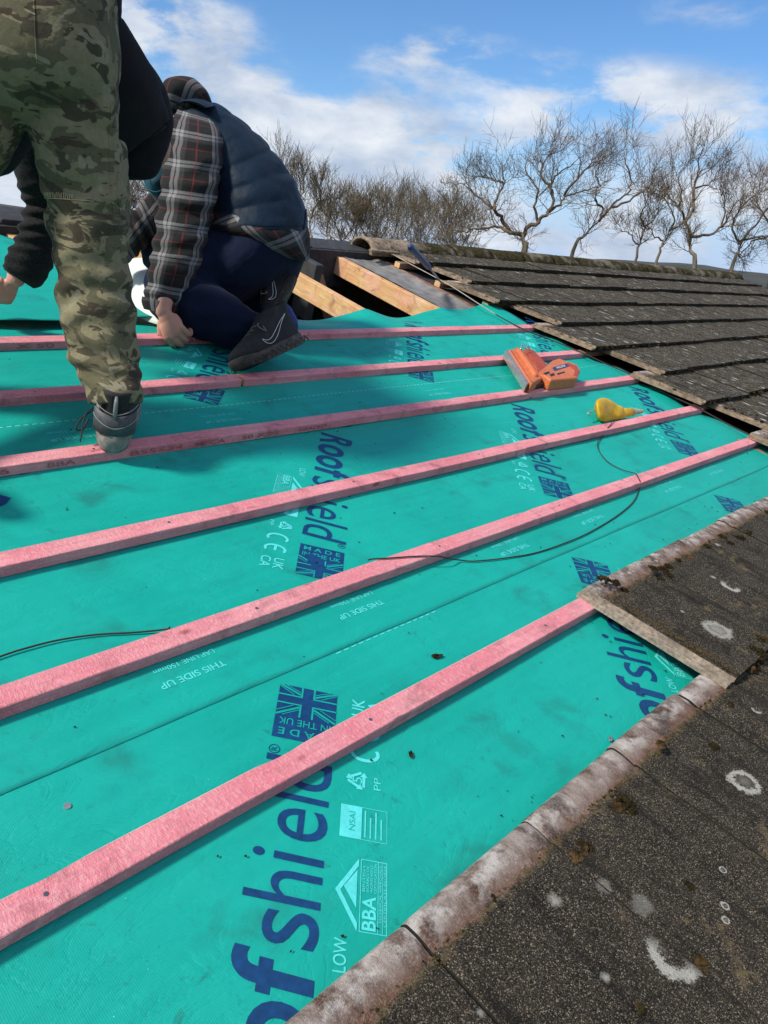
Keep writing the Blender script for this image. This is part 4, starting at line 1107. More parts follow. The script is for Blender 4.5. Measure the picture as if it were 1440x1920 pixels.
def hand_shells(mb, W, M, s=1.0, curl=1.0, spread=1.0):
    """W wrist point, M: 3x3 (columns: x across palm toward the thumb, y towards the knuckles, z out of the BACK of the hand)"""
    def T(x, y, z): return W+M @ (Vector((x, y, z))*s)
    for (x, y, z, rx, ry, rz) in ((0, .02, 0, .027, .030, .017), (0, .055, .002, .040, .036, .017), (.020, .040, -.008, .018, .030, .016), (-.022, .045, -.006, .017, .032, .015), (0, -.01, 0, .025, .03, .021)):
        mb.ball(T(x, y, z), (rx*s, ry*s, rz*s), 14, 10, M=M.to_4x4() if hasattr(M, 'to_4x4') else M)
    for k, (x, L, r) in enumerate(((.030, 1.0, .0100), (.010, 1.08, .0104), (-.011, 1.0, .0098), (-.031, .82, .0088))):
        a = 0; p = Vector((x, .080-abs(x-.008)*.25, .002)); pts = [T(x*.8, .05, 0), T(*p)]; rr = [r*1.1*s, r*1.15*s]
        for L_, da in ((.043, 1.05), (.027, 1.15), (.021, .85)):
            a += da*curl*(1-.05*k); L2 = L_*L; p = p+Vector((x*.06*spread, cos(a)*L2, -sin(a)*L2)); pts.append(T(*p)); rr.append(r*s*(1.0 if L_ > .03 else .93 if L_ > .025 else .80))
        mb.tube(curve(pts, 3), [rr[min(len(rr)-1, i//3)] for i in range(len(curve(pts, 3)))], 10)
        mb.ball(pts[-1], rr[-1], 10, 8); mb.ball(pts[1], rr[1]*1.05, 10, 8); mb.ball(pts[2], rr[2]*1.05, 10, 8)
    pts = [T(.022, .018, -.008), T(.045, .045, -.018), T(.040, .075, -.034), T(.018, .090, -.044)]
    c_ = curve(pts, 3); mb.tube(c_, [(.0135-.0035*i/len(c_))*s for i in range(len(c_))], 10); mb.ball(pts[-1], .0100*s, 10, 8)

def frame(y, z):     # orthonormal 3x3 with columns x,y,z
    y = y.normalized(); z = (z-y*z.dot(y)).normalized(); x = y.cross(z)
    return Matrix((x, y, z)).transposed()
def head_shells(mb, c, r, face, up):
    """c centre, face direction, up direction; all in the roof frame"""
    F = face.normalized(); U = (up-F*up.dot(F)).normalized(); X = F.cross(U)
    M = Matrix((X, F, U)).transposed().to_4x4()
    def T(x, y, z): return c+X*x*r+F*y*r+U*z*r
    mb.ball(c, (.80*r, .98*r, 1.02*r), 24, 16, M=M); mb.ball(T(0, .22, -.50), (.58*r, .66*r, .70*r), 18, 12, M=M)
    mb.ball(T(0, .90, -.28), (.13*r, .22*r, .27*r), 10, 8, M=M); mb.ball(T(0, .80, -.62), (.30*r, .14*r, .09*r), 10, 8, M=M); mb.ball(T(0, .70, -.95), (.26*r, .2*r, .18*r), 10, 8, M=M)
    mb.ball(T(0, .80, .12), (.50*r, .14*r, .09*r), 12, 8, M=M)
    for sg in (-1, 1): mb.ball(T(sg*.80, -.05, -.2), (.08*r, .17*r, .27*r), 10, 8, M=M)
    return T, M
def eyes(T, M, r, par):
    for sg in (-1, 1):
        m = MB(); m.ball(T(sg*.32, .80, -.05), .12*r, 10, 8); m.build('eye', M_EYE, parent=par, smooth=True)
def limb(mb, pts, rad, n=14):
    c_ = curve(pts, 5); k = len(c_); rr = []
    for i in range(k):
        x = i/(k-1)*(len(rad)-1); j = min(len(rad)-2, int(x)); rr.append(rad[j]+(rad[j+1]-rad[j])*(x-j))
    mb.tube(c_, rr, n); mb.ball(c_[0], rr[0], 12, 8); mb.ball(c_[-1], rr[-1], 12, 8)

# ---- person 1 key points (roof frame)
ank = cr(216, 752, 2.005)
P1 = thing('person', (1.0, 1.72, .03), 'worker in camouflage trousers and black hooded top bending over, seen from behind', 'person')
hipd = 1.74
body = MB()
hipR, hipL = cr(130, 120, 1.86), cr(-60, 110, 1.80); kneeR = cr(160, 400, 1.90); kneeL = cr(-130, 420, 1.86)
limb(body, [hipR, kneeR, ank], [.075, .055, .040]); footL = Vector((.45, 1.62, .08)); limb(body, [hipL, kneeL, footL], [.075, .055, .040])
pel = (hipR+hipL)/2; chest = cr(180, 145, 2.19); neck = cr(232, 235, 2.35); pel2 = pel+Vector((0, 0, .05))
mid = cr(120, 60, 1.95)
limb(body, [pel2, mid, chest], [.11, .09, .10], 18); limb(body, [chest, neck], [.09, .05]); headc = cr(263, 258, 2.43)
limb(body, [neck, headc], [.055, .05]); shL = cr(125, 215, 2.22); shR = cr(262, 240, 2.38)
T1, Mh1 = head_shells(body, headc, .098, Vector((.25, .75, -.65)), Vector((.55, -.2, -.55)))
wrL = cr(30, 522, 2.44); elL = cr(78, 385, 2.36); limb(body, [shL, elL, wrL], [.040, .036, .028])
wrR = cr(185, 500, 2.45); elR = cr(185, 380, 2.5); limb(body, [shR, elR, wrR], [.040, .036, .028]); limb(body, [shL, chest, shR], [.04, .07, .04])
hy = cr(-6, 566, 2.47)-wrL; hand_shells(body, wrL+hy.normalized()*.012, frame(hy, Vector((.35, -.75, .5))), 1.05, 1.0)
hand_shells(body, wrR, frame(Vector((0, .25, -1)), Vector((.3, -.8, .2))), 1.0, .8)
for a_, f_ in ((ank-Vector((0, 0, .06)), Vector((.09, .13, -.05))), (footL, Vector((-.03, .16, -.02)))): limb(body, [a_, a_+f_], [.030, .022])
bm_ = remeshed(body, .0030, 2); b1 = bm_.build('body', M_SKIN, parent=P1, smooth=True); eyes(T1, Mh1, .098, P1)
# trousers: pelvis + both legs as one skin
tr = MB()
LEGR = [(40,120,216,120,1.78,.95), (52,200,220,205,1.80,.95), (58,260,222,265,1.83,.92), (74,325,226,330,1.86,.92), (88,365,230,372,1.88,.95), (95,420,237,430,1.90,.95), (103,480,240,490,1.92,.92),
        (112,545,246,548,1.94,.92), (120,610,254,612,1.96,.92), (132,665,260,668,1.975,.92), (152,702,263,705,1.975,1.0), (164,735,266,735,1.965,1.12), (170,758,262,756,1.965,1.15)]
LEGL = [(-180,120,56,120,1.74,.85), (-190,200,50,200,1.76,.85), (-215,270,30,268,1.77,.8), (-250,340,-12,335,1.80,.8), (-280,430,-90,425,1.84,.9), (-300,540,-150,540,1.88,.9), (-300,660,-170,660,1.93,.9), (-285,760,-180,755,1.97,.95)]
PELV = [(-150,-175,160,-200,1.78,.72), (-185,-100,185,-110,1.74,.78), (-198,-20,205,-20,1.72,.82), (-200,50,214,55,1.73,.82), (-188,110,218,120,1.75,.80), (-150,170,205,180,1.78,.72), (-60,228,150,240,1.82,.6)]
w1 = wrinkle(.0085, 1.0, 3, ((.34, .0060, 95, .09), (.80, .0050, 110, .10), (.58, .0045, 80, .14)))
loft(tr, LEGR, 9, 64, w1); loft(tr, LEGL, 7, 48, wrinkle(.006, 1, 5)); loft(tr, PELV, 7, 64, wrinkle(.003, .7, 8), ex=2.3)
tm = remeshed(tr, .0050, 2)
# centre seam groove
def seamcut(p):
    return p
pants = tm.build('camouflage_trousers', M_CAMO, parent=P1, smooth=True)
# knee patch stitching: a puckered band of pale thread, and pocket flap at the side
mb = MB(); R = random.Random(2)
kn = [cr(x, y, 1.80) for x, y in ((84, 366), (100, 364), (118, 366), (138, 371))]
def surf_d(u, v):    # depth of the trousers at a pixel (first hit)
    o_ = Vector((0, 0, H)); d_ = (cr(u, v, 1)-o_).normalized()
    hit, loc, nrm, idx = BVH.ray_cast(o_, d_); return (loc, nrm)if hit is not None and loc is None else (hit, loc)
from mathutils.bvhtree import BVHTree
BVH = BVHTree.FromPolygons([tuple(v) for v in tm.v], tm.f)
def onto(bv, u, v, lift=.001):
    o_ = Vector((0, 0, H)); d_ = (cr(u, v, 1)-o_).normalized(); loc, nrm, i, dist = bv.ray_cast(o_, d_)
    return (loc+nrm*lift) if loc is not None else None
st = MB()
for k in range(16):
    u = 86+k*3.4; v = 366+.06*(u-86)+R.uniform(-1, 1)
    pts = [onto(BVH, u, v-5+R.uniform(-2, 1), .0012), onto(BVH, u+R.uniform(-1, 1), v+4, .0015)]
    if all(pts): st.tube(pts, .0010, 5)
pts = [onto(BVH, 84+k*4, 371+.07*k*4, .0012) for k in range(24)]; pts = [p for p in pts if p]
if len(pts) > 2: st.tube(pts, .0009, 5)
st.build('pale_thread_stitching', simple('thread', (.42, .38, .22), .9, 200, .2, .2), parent=pants)
for line_, rad_ in (([(66, -60), (64, 0), (66, 60), (70, 130), (74, 190), (70, 250)], .0016), ([(208, 200), (204, 260), (207, 330), (212, 400), (216, 440)], .0020), ([(222, 300), (219, 360), (228, 420)], .0014)):
    pts = []
    for p, q in zip(line_, line_[1:]):
        for k in range(6): x = k/6; h_ = onto(BVH, p[0]+(q[0]-p[0])*x, p[1]+(q[1]-p[1])*x, .0003); pts += [h_] if h_ else []
    if len(pts) > 2: m = MB(); m.tube(pts, rad_, 6); m.build('seam', M_CAMO, parent=pants, smooth=True)
# cargo pocket bulging off the thigh side
cloth_loft('cargo_pocket', [(196,262,222,262,1.86,2.2), (192,275,231,275,1.87,2.2), (196,330,236,330,1.90,2.2), (202,390,240,388,1.94,2.1), (207,430,243,425,1.96,2.0), (212,448,236,445,1.97,1.8)], M_CAMO, pants, wr=wrinkle(.006, 1.6, 11), ex=2.6)
# hooded top
TOR = [(-120,-190,170,-205,1.80,.8), (-90,-120,216,-90,1.86,.85), (-10,-20,222,20,1.98,.9), (40,60,232,40,2.08,.95), (90,150,262,88,2.17,1.0), (130,235,292,140,2.24,1.0), (165,290,308,190,2.32,.9), (200,320,318,225,2.38,.75)]
cloth_loft('hooded_top', TOR, M_HOOD, P1, wr=wrinkle(.006, .8, 21))
cloth_loft('hooded_top', [(-60,150,130,120,1.98,.7), (-70,215,120,200,2.0,.8), (-70,290,70,262,2.05,.8), (-70,330,25,318,2.10,.8), (-60,350,5,330,2.12,.7)], M_HOOD, P1, wr=wrinkle(.005, 1, 22)) 
cloth_loft('hood', [(205,95,262,95,2.34,1.2), (203,140,298,150,2.36,1.0), (206,190,317,190,2.38,.95), (209,235,323,232,2.40,.9), (213,280,311,282,2.41,.9), (217,312,296,318,2.42,.9), (226,330,284,334,2.42,.8), (240,338,268,338,2.42,.6)], M_HOOD, P1, wr=wrinkle(.005, 1.1, 31))
cloth_loft('sleeve', [(40,225,150,190,2.18,.9), (26,290,128,285,2.26,.85), (34,345,118,350,2.31,.9), (48,385,114,392,2.35,.95), (38,425,112,430,2.36,.95), (26,462,104,478,2.39,.95), (12,494,84,520,2.42,.95), (9,500,74,534,2.43,.95), (11,508,58,538,2.44,.9)],
           M_KNIT, P1, m=10, wr=wrinkle(.004, 1.3, 41, ((.45, .0075, 150, .16), (.62, .004, 150, .1))))
cloth_loft('sleeve', [(215,215,310,235,2.35,.9), (165,300,245,320,2.42,.9), (150,380,225,385,2.48,.95), (150,450,215,450,2.48,.95), (158,495,208,495,2.46,.9)], M_KNIT, P1, wr=wrinkle(.005, 1.2, 42))
# turned-up camo hem / pocket flap at the waist
cloth_loft('jacket_hem', [(108,-8,128,-30,1.80,4), (150,20,172,-12,1.82,4), (180,42,205,22,1.86,4), (200,72,219,60,1.92,4), (212,112,222,108,1.99,3)], M_CAMO, P1, wr=wrinkle(.003, 1, 51))
# hood fringe of tousled dark fibre along the crown
# ---- shoes
def shoe(par, heel, toe, up, sc, mats, tall=1.0, seed=0, name='shoe', st=1.0):
    """heel/toe: sole-bottom points; up: direction; returns transform"""
    X = (toe-heel); L = X.length; X.normalize(); U = (up-X*up.dot(X)).normalized(); Y = U.cross(X); s = L/.295
    def T(x, y, z): return heel+(X*x+Y*y*sc+U*z*tall)*s
    def outline(x0, x1, w, n=44, z=0, toe_up=0, zf=None):
        pts = []
        for k in range(n):
            a = 2*pi*k/n; cx_ = (x0+x1)/2; hx = (x1-x0)/2; ca, sa = cos(a), sin(a)
            x = cx_+hx*math.copysign(abs(ca)**.80, ca); f = (x-x0)/(x1-x0)
            ww = w*(.80+.20*smooth(.3, .72, f)-.10*math.exp(-((f-.42)/.13)**2))
            zz = z+(zf(f) if zf else 0)+toe_up*smooth(.72, 1.0, f)
            pts.append(T(x, ww*math.copysign(abs(sa)**.75, sa), zz))
        return pts
    def stack(rings, nm, mt, capb=True, parent=par):
        mb = MB(); n = len(rings[0]); vs = [p for r in rings for p in r]; fs = []
        for i in range(len(rings)-1):
            for k in range(n): k2 = (k+1) % n; fs.append((i*n+k, i*n+k2, (i+1)*n+k2, (i+1)*n+k))
        fs.append(tuple(range(n-1, -1, -1)))
        if capb: fs.append(tuple((len(rings)-1)*n+k for k in range(n)))
        mb.add(vs, fs); return mb.build(nm, mt, parent=parent, smooth=True)
    tu = .012
    sole = stack([outline(.004, .288, .046, z=0, toe_up=tu), outline(.0, .296, .048, z=.006, toe_up=tu), outline(-.006, .299, .050, z=.018*st, toe_up=tu), outline(-.004, .298, .0485, z=.030*st, toe_up=tu, zf=lambda f: .008*(1-f)), outline(.006, .290, .042, z=.033*st, toe_up=tu, zf=lambda f: .006*(1-f))], name+'_sole', mats[0])
    heelz = lambda f: .010*math.exp(-(f/.25)**2)
    up_ = [outline(.004, .291, .045, z=.026, toe_up=tu), outline(.000, .290, .0465, z=.045, toe_up=tu*.8), outline(-.001, .280, .045, z=.060, toe_up=.004), outline(.000, .255, .0425, z=.074), outline(.003, .215, .040, z=.088), outline(.003, .170, .0375, z=.102),
           outline(.001, .138, .036, z=.116, zf=lambda f: .006*f), outline(-.004, .125, .037, z=.130, zf=heelz), outline(-.006, .122, .0385, z=.140, zf=heelz), outline(.004, .112, .030, z=.139, zf=heelz), outline(.015, .10, .022, z=.120)]
    upper = stack(up_, name+'_upper', mats[1], True)
    return T, s, sole, upper
# left boot (hidden left of the frame) and right boot
T, s_, sole, upper = shoe(P1, at(208, 850, .032)+Vector((0, -.002, 0)), at(208, 850, .032)+Vector((.165, .262, .004)), Vector((0, .02, 1)), 1.20, (M_RUBB, M_UPPER), 1.08, st=1.45)
m = MB()   # moulded heel counter
for k in range(9):
    a = math.radians(115+k*16.25); m
def counter(T, z0, z1, out, mat, nm, par, a0=110, a1=250, top=None):
    m = MB(); vs = []; fs = []; n = 18
    for i in range(n+1):
        a = math.radians(a0+(a1-a0)*i/n); f = i/n; tz = z1+(top(f) if top else 0)
        for z, o in ((z0, out), ((z0+tz)/2, out*1.15), (tz, out*.8)):
            vs.append(T(.045+(.049+o)*cos(a)*1.0, (.0405+o)*sin(a), z))
    for i in range(n):
        for j in range(2): q = i*3+j; fs.append((q, q+1, q+4, q+3))
    m.add(vs, fs); o = m.build(nm, mat, parent=par, smooth=True); md = o.modifiers.new('s', 'SOLIDIFY'); md.thickness = .003; md.offset = 0; return o
counter(T, .047, .082, .0015, M_UPL, 'heel_panel', P1, top=lambda f: .022*abs(2*f-1)**1.5+.012*sin(pi*f))
m = MB()
for z_ in (.066, .100):
    pts = []
    for i in range(19):
        a = math.radians(112+(248-112)*i/18); f = i/18; pts.append(T(.045+.0535*cos(a), .0445*sin(a), z_+.020*abs(2*f-1)**1.4*(1 if z_ > .06 else -.6)))
    m.tube(pts, .0015, 6)
m.build('heel_piping', M_GREYL, parent=P1, smooth=True)
m = MB(); m.tube([T(-.008, 0, .092), T(-.014, 0, .112), T(-.014, 0, .134), T(-.004, 0, .142)], [.0045, .0055, .005, .004], 8); m.build('pull_tab', M_GREYL, parent=P1, smooth=True)
m = MB(); m.tube(curve([T(.09, .046, .060), T(.06, .064, .050), T(.03, .072, .036), T(.05, .060, .028), T(.085, .052, .040)], 5), .0022, 6); m.tube(curve([T(.09, .046, .066), T(.05, .058, .060), T(.00, .060, .020)], 5), .0018, 6); m.build('lace', M_LACE, parent=P1, smooth=True)
m = MB(); m.tube(curve([T(.05, .0, .12), T(.055, 0, .14), T(.06, 0, .155)], 3), [.028]*7, 14); m.build('sock', M_KNIT, parent=P1, smooth=True)
shoe(P1, Vector((.44, 1.52, .03)), Vector((.38, 1.83, .03)), Vector((0, 0, 1)), 1.2, (M_RUBB, M_UPPER), 1.08, st=1.45)

# ------------------------------------------------------------------ KNEELING PERSON IN PLAID
P2 = thing('person', (1.75, 2.3, .03), 'worker in navy quilted vest, plaid flannel shirt and navy trousers kneeling side-on', 'person')
body = MB()
hip = cr(520, 440, 3.12); hipf = cr(525, 430, 3.22); chest = cr(430, 300, 3.02); neck = cr(352, 232, 2.98); hd = cr(290, 262, 2.98)
limb(body, [hip, cr(490, 370, 3.1), chest, neck], [.13, .125, .12, .055], 18); limb(body, [neck, hd], [.055, .052])
T2, Mh2 = head_shells(body, hd, .098, Vector((-.75, -.25, -.6)), Vector((-.5, -.3, .75)))
shN, shF = cr(370, 262, 2.90), cr(352, 270, 3.12); limb(body, [shN, neck, shF], [.035, .05, .035])
wN = cr(306, 583, 2.735); limb(body, [shN, cr(342, 430, 2.80), wN], [.04, .038, .028]); wF = cr(214, 475, 2.98); limb(body, [shF, cr(318, 375, 3.12), cr(274, 416, 3.06), wF], [.035, .034, .034, .026])
limb(body, [hip, cr(300, 545, 2.86), cr(470, 618, 2.88)], [.07, .05, .024]); limb(body, [hipf, cr(285, 475, 3.1), cr(500, 560, 3.12)], [.08, .05, .022])
hy = cr(322, 622, 2.735)-wN
hand_shells(body, wN+hy.normalized()*.006, frame(cr(326, 616, 2.74)-cr(300, 572, 2.74)+Vector((0, 0, -.01)), cr(280, 600, 2.64)-cr(300, 600, 2.74)), 1.10, 1.0)
hand_shells(body, wF, frame(cr(195, 505, 2.98)-wF, Vector((-.3, -.5, .8))), 1.0, .9)
limb(body, [cr(515, 640, 2.89), cr(470, 676, 2.80)], [.020, .016]); limb(body, [cr(520, 555, 3.07), cr(514, 590, 3.03)], [.018, .015])
bm_ = remeshed(body, .0030, 2); bm_.build('body', M_SKIN, parent=P2, smooth=True); eyes(T2, Mh2, .098, P2)
m = MB(); m.ball(hd+(MRI.to_3x3() @ Vector((0, 0, 0)))+Vector((.01, 0, .02)), (.092, .100, .100), 20, 14, nz=.06); m.build('hair', M_HAIR, parent=P2, smooth=True)
tr = MB()
loft(tr, [(575,400,560,505,3.14,1.35), (530,405,520,535,3.08,1.3), (470,412,468,555,3.0,1.15), (400,430,400,580,2.970,1.0), (340,455,345,590,2.910,.95), (300,482,308,594,2.880,.9), (278,505,288,578,2.880,.8), (268,525,274,558,2.880,.6)], 7, 48, wrinkle(.0095, 1.1, 61))
loft(tr, [(280,520,280,580,2.880,.7), (305,505,300,598,2.860,.9), (360,520,345,625,2.840,.9), (410,540,390,643,2.860,.9), (452,565,430,655,2.870,.8), (485,588,458,658,2.885,.75), (498,600,474,648,2.890,.7)], 7, 48, wrinkle(.010, 1.3, 62, ((.9, .005, 120, .12),)))
loft(tr, [(560,405,545,520,3.28,1.0), (470,400,465,520,3.22,1.0), (380,412,378,520,3.14,.95), (315,425,318,522,3.10,.9), (280,438,288,512,3.09,.8), (262,458,268,494,3.09,.6)], 7, 40, wrinkle(.008, 1.1, 63))
loft(tr, [(280,455,285,520,3.10,.8), (360,470,350,570,3.12,.9), (440,490,425,590,3.15,.9), (500,515,480,600,3.18,.95), (530,535,495,600,3.18,.95)], 7, 40, wrinkle(.008, 1.1, 64))
loft(tr, [(500,395,490,560,3.2,1.2), (560,400,545,540,3.2,1.1), (578,430,570,490,3.2,.9)], 6, 40)
tm2 = remeshed(tr, .0055, 2); p2t = tm2.build('navy_trousers', M_NAVYP, parent=P2, smooth=True)
# shirt and vest
SL = [(335,205,402,225,2.90,.9), (322,232,413,250,2.84,.95), (313,268,417,285,2.82,.95), (307,312,413,328,2.81,.95), (303,355,404,368,2.80,.95), (298,400,393,414,2.80,.95), (289,450,383,462,2.79,.95), (283,498,368,512,2.79,.95), (275,540,352,556,2.785,.95), (270,562,338,580,2.78,.95), (274,574,331,588,2.78,.88)]
fo_ = ((.25, .005, 70, .08), (.45, .005, 85, .1), (.62, .0045, 95, .12), (.82, .005, 110, .1))
slv = cloth_loft('shirt_sleeve', SL, M_PLAID, P2, m=12, seg=72, wr=wrinkle(.006, 1.2, 71, fo_))
cloth_loft('shirt_cuff', [(269,556,340,574,2.78,.98), (268,566,337,584,2.779,.98), (272,580,332,594,2.778,.96)], M_PLAIDF, P2, wr=wrinkle(.002, 2, 72))
cloth_loft('shirt_sleeve', [(350,235,400,300,3.16,.9), (310,330,345,400,3.12,.9), (286,362,310,432,3.08,.95), (262,385,286,448,3.04,.95), (238,408,262,470,3.01,.95), (214,440,238,492,2.99,.95), (204,456,224,500,2.985,.9)], M_PLAIDF, P2, m=10, wr=wrinkle(.007, 1.3, 73, ((.6, .006, 120, .2),)))
cloth_loft('shirt_tail', [(383,400,572,405,3.06,1.25), (385,418,579,435,3.06,1.27), (398,432,581,458,3.06,1.27), (425,448,580,474,3.06,1.25), (470,470,578,488,3.06,1.2), (500,480,572,490,3.07,1.0)], M_PLAIDH, P2, wr=wrinkle(.006, 1, 74), capb=True)
cloth_loft('shirt_hood', [(304,196,306,222,2.99,1.4), (306,170,318,232,2.99,1.5), (330,156,338,228,2.99,1.6), (360,158,360,220,2.99,1.6), (386,174,380,216,2.99,1.5), (400,196,394,212,2.99,1.1)], M_PLAIDH, P2, m=8, wr=wrinkle(.008, 1.2, 75))
def quilt(x, a, p, L):
    q = abs(sin(pi*L/.085)); return .0080*(q**.45)-.003+.005*noise.noise(p*9)+.004*noise.noise(p*24)+.0015*sin(a*120+6*noise.noise(p*14))*(1-q)
VE = [(322,214,400,192,2.99,1.5), (333,250,425,206,3.0,1.5), (350,300,468,240,3.02,1.45), (366,345,512,285,3.04,1.4), (380,385,548,335,3.05,1.35), (386,412,569,388,3.06,1.3), (384,424,577,425,3.06,1.3), (388,428,574,440,3.06,1.25)]
cloth_loft('quilted_vest', VE, M_VEST, P2, m=12, seg=72, wr=quilt)
cloth_loft('vest_collar', [(318,204,330,196,2.97,6), (336,196,350,186,2.96,6), (360,194,380,186,2.95,6), (384,204,404,198,2.94,6)], M_VEST, P2, wr=None)
cloth_loft('vest_front', [(318,250,350,240,2.97,2.0), (290,300,335,300,2.96,1.6), (276,330,325,340,2.95,1.4), (278,350,318,365,2.95,1.3), (290,368,310,378,2.95,1.0)], M_VESTC, P2, wr=wrinkle(.008, 1.3, 77))
m = MB(); m.tube(curve([cr(268,318,2.86), cr(272,345,2.86), cr(284,358,2.85), cr(300,358,2.83), cr(313,346,2.82), cr(314,332,2.81), cr(304,312,2.80), cr(294,304,2.81)], 5), .0022, 6); m.tube(curve([cr(262,335,2.9), cr(274,352,2.87), cr(290,372,2.86), cr(299,388,2.86)], 5), .0022, 6); m.build('drawstring', M_VESTC, parent=P2, smooth=True)
# trainers
def trainer(heel, toe, up, sc, side, seed):
    T, s_, sole, upper = shoe(P2, heel, toe, up, sc, (M_RUBD, M_UPPER), 1.0)
    m = MB()       # outline tick on the side wall
    sh = [(.105, .050), (.120, .042), (.140, .042), (.160, .050), (.185, .066), (.150, .074), (.085, .098)][::-1]
    tick = [(.062, .104), (.100, .070), (.130, .047), (.155, .040), (.175, .046), (.185, .058), (.172, .054), (.150, .055), (.120, .066), (.062, .104)]
    tick = [(.052, .108), (.085, .088), (.120, .062), (.148, .046), (.170, .042), (.186, .050), (.192, .064), (.180, .056), (.160, .056), (.130, .070), (.090, .092), (.052, .108)]
    pts = [T(x, side*(.0478-max(0, z-.05)*.16), z) for x, z in tick]; m.tube(curve(pts, 3), .0009, 5); m.build('outlined_tick_mark', M_WHT, parent=P2)
    m = MB()
    for k in range(6):
        x = .135+k*.018; z = .112-k*.0075
        m.tube(curve([T(x, .028, z-.012), T(x+.004, .010, z+.004), T(x+.006, -.010, z+.004), T(x, -.028, z-.012)], 3), .0022, 6)
    m.tube(curve([T(.15, side*.02, .112), T(.18, side*.040, .105), T(.165, side*.046, .082), T(.15, side*.03, .100)], 4), .0020, 6)
    m.build('lace', M_LACEG, parent=P2, smooth=True)
    m = MB(); m.bevbox(0, 1, 0, 1, 0, 1, .1, None); 
    c = MB(); c.tube([T(.004, 0, .060), T(-.010, 0, .080), T(-.012, 0, .120), T(-.004, 0, .146)], [.020, .018, .013, .008], 10); c.build('heel_tab', M_BLUE, parent=P2, smooth=True)
    for sg in (-1, 1):
        m = MB(); m.tube([T(.02+.0105*k, sg*(.0495 if k % 2 else .0508), .005+.018*(k % 2)) for k in range(26)], .0026, 6); m.build('sole_tread', M_RUBD, parent=P2)
    return T
toe = at(446, 702, .030); heel = cr(566, 646, 2.88)
trainer(heel, toe, (cr(490, 560, 2.85)-cr(515, 680, 2.85)), 1.18, 1, 0)
toe2 = cr(508, 618, 2.99); heel2 = cr(558, 524, 3.08)
trainer(heel2, toe2, (cr(470, 540, 3.15)-cr(540, 580, 3.16)), 1.15, 1, 1)

# ------------------------------------------------------------------ TOOLS
M_OR = simple('orange_nailer_plastic', (.60, .17, .065), .5, 70, .25, .2); M_ORD = simple('dark_orange_plastic', (.40, .07, .028), .55, 70, .3, .2); M_BLKP = simple('black_plastic', (.02, .02, .022), .5, 90, .3, .2)
M_SIL = simple('scuffed_aluminium', (.55, .55, .54), .35, 60, .25, .2, metal=.7); M_LBL = simple('navy_label', (.03, .045, .13), .4, 100, .2, .1)
M_YEL = simple('yellow_plastic', (.72, .44, .015), .45, 26, .35, .2); M_YELD = simple('worn_yellow_grey', (.42, .36, .22), .7, 50, .4, .2); M_CORD = simple('dark_cord', (.04, .030, .028), .85, 200, .4, .4); M_CORDL = simple('pale_cord', (.42, .38, .33), .85, 200, .4, .4)
def dz(u, v, n): return dep(u, v, n)
gun = thing('nail_gun', at(1030, 700, .04), 'orange cordless nail gun lying across the red battens near the old tiles', 'nail gun')
def lg(name, secs, mat, parent=gun, m=6, seg=32, ex=2.0, **k):
    mb = MB(); loft(mb, secs, m, seg, None, ex=ex, **k); return mb.build(name, mat, parent=parent, smooth=True)
D = lambda u, v, n: dep(u, v, n)
def slab(name, px, n, th_, bev, mat, parent=gun, taper=0.0, smooth=True):
    """hard-edged part lying flat: outline on the plane n, thickness th_ downwards, bevelled"""
    top = [at(u, v, n) for u, v in px]; c0 = sum(top, Vector())/len(top)
    bm = bmesh.new(); a = [bm.verts.new(p) for p in top]; b = [bm.verts.new(c0+(p-c0)*(1+taper)-Vector((0, 0, th_))) for p in top]
    k = len(a); bm.faces.new(a); bm.faces.new(b[::-1])
    for i in range(k): bm.faces.new((a[i], b[i], b[(i+1) % k], a[(i+1) % k]))
    bmesh.ops.recalc_face_normals(bm, faces=bm.faces[:])
    bmesh.ops.bevel(bm, geom=bm.edges[:], offset=bev, segments=3, affect='EDGES', profile=.55, clamp_overlap=True)
    bm.verts.index_update(); mb = MB(); mb.add([p.co.copy() for p in bm.verts], [[q.index for q in f.verts] for f in bm.faces]); bm.free()
    o = mb.build(name, mat, parent=parent, smooth=True)
    md = o.modifiers.new('e', 'WEIGHTED_NORMAL'); return o
slab('magazine_rail', [(947,657), (954,655), (994,717), (987,721)], .070, .035, .0015, M_SIL)
slab('housing', [(955,655), (977,651), (1007,688), (1017,708), (997,719)], .078, .052, .009, M_OR)
m = MB(); m.tube([at(969,655,.078), at(972,659,.083), at(990,684,.083), at(1002,703,.080), at(1004,708,.074)], [.010, .0145, .0155, .015, .009], 16); m.build('housing_ridge', M_OR, parent=gun, smooth=True)
m = MB(); m.tube([at(958,657,.0795), at(996,716,.0795)], .0022, 6); m.tube([at(978,655,.0795), at(1012,702,.0795)], .0016, 6); m.build('housing_seam', M_ORD, parent=gun, smooth=True)
slab('fuel_cell_housing', [(984,653), (1000,655), (1031,688), (1014,699)], .060, .042, .007, M_ORD)
slab('handle', [(1008,698), (1026,684), (1036,675), (1048,671), (1062,677), (1046,692), (1022,708)], .074, .044, .008, M_OR)
slab('battery_base', [(1030,684), (1062,676), (1084,684), (1089,694), (1084,708), (1034,712), (1018,702)], .084, .056, .011, M_OR, taper=.0)
slab('battery_lid', [(1064,679), (1082,686), (1086,695), (1081,705), (1076,704), (1078,694), (1062,682)], .0862, .010, .002, M_ORD)
slab('label_plate', [(1036,689), (1062,681), (1068,686), (1040,695)], .0862, .005, .0008, M_LBL)
P_ = [at(1036,689,.0866), at(1062,681,.0866), at(1068,686,.0866), at(1040,695,.0866)]
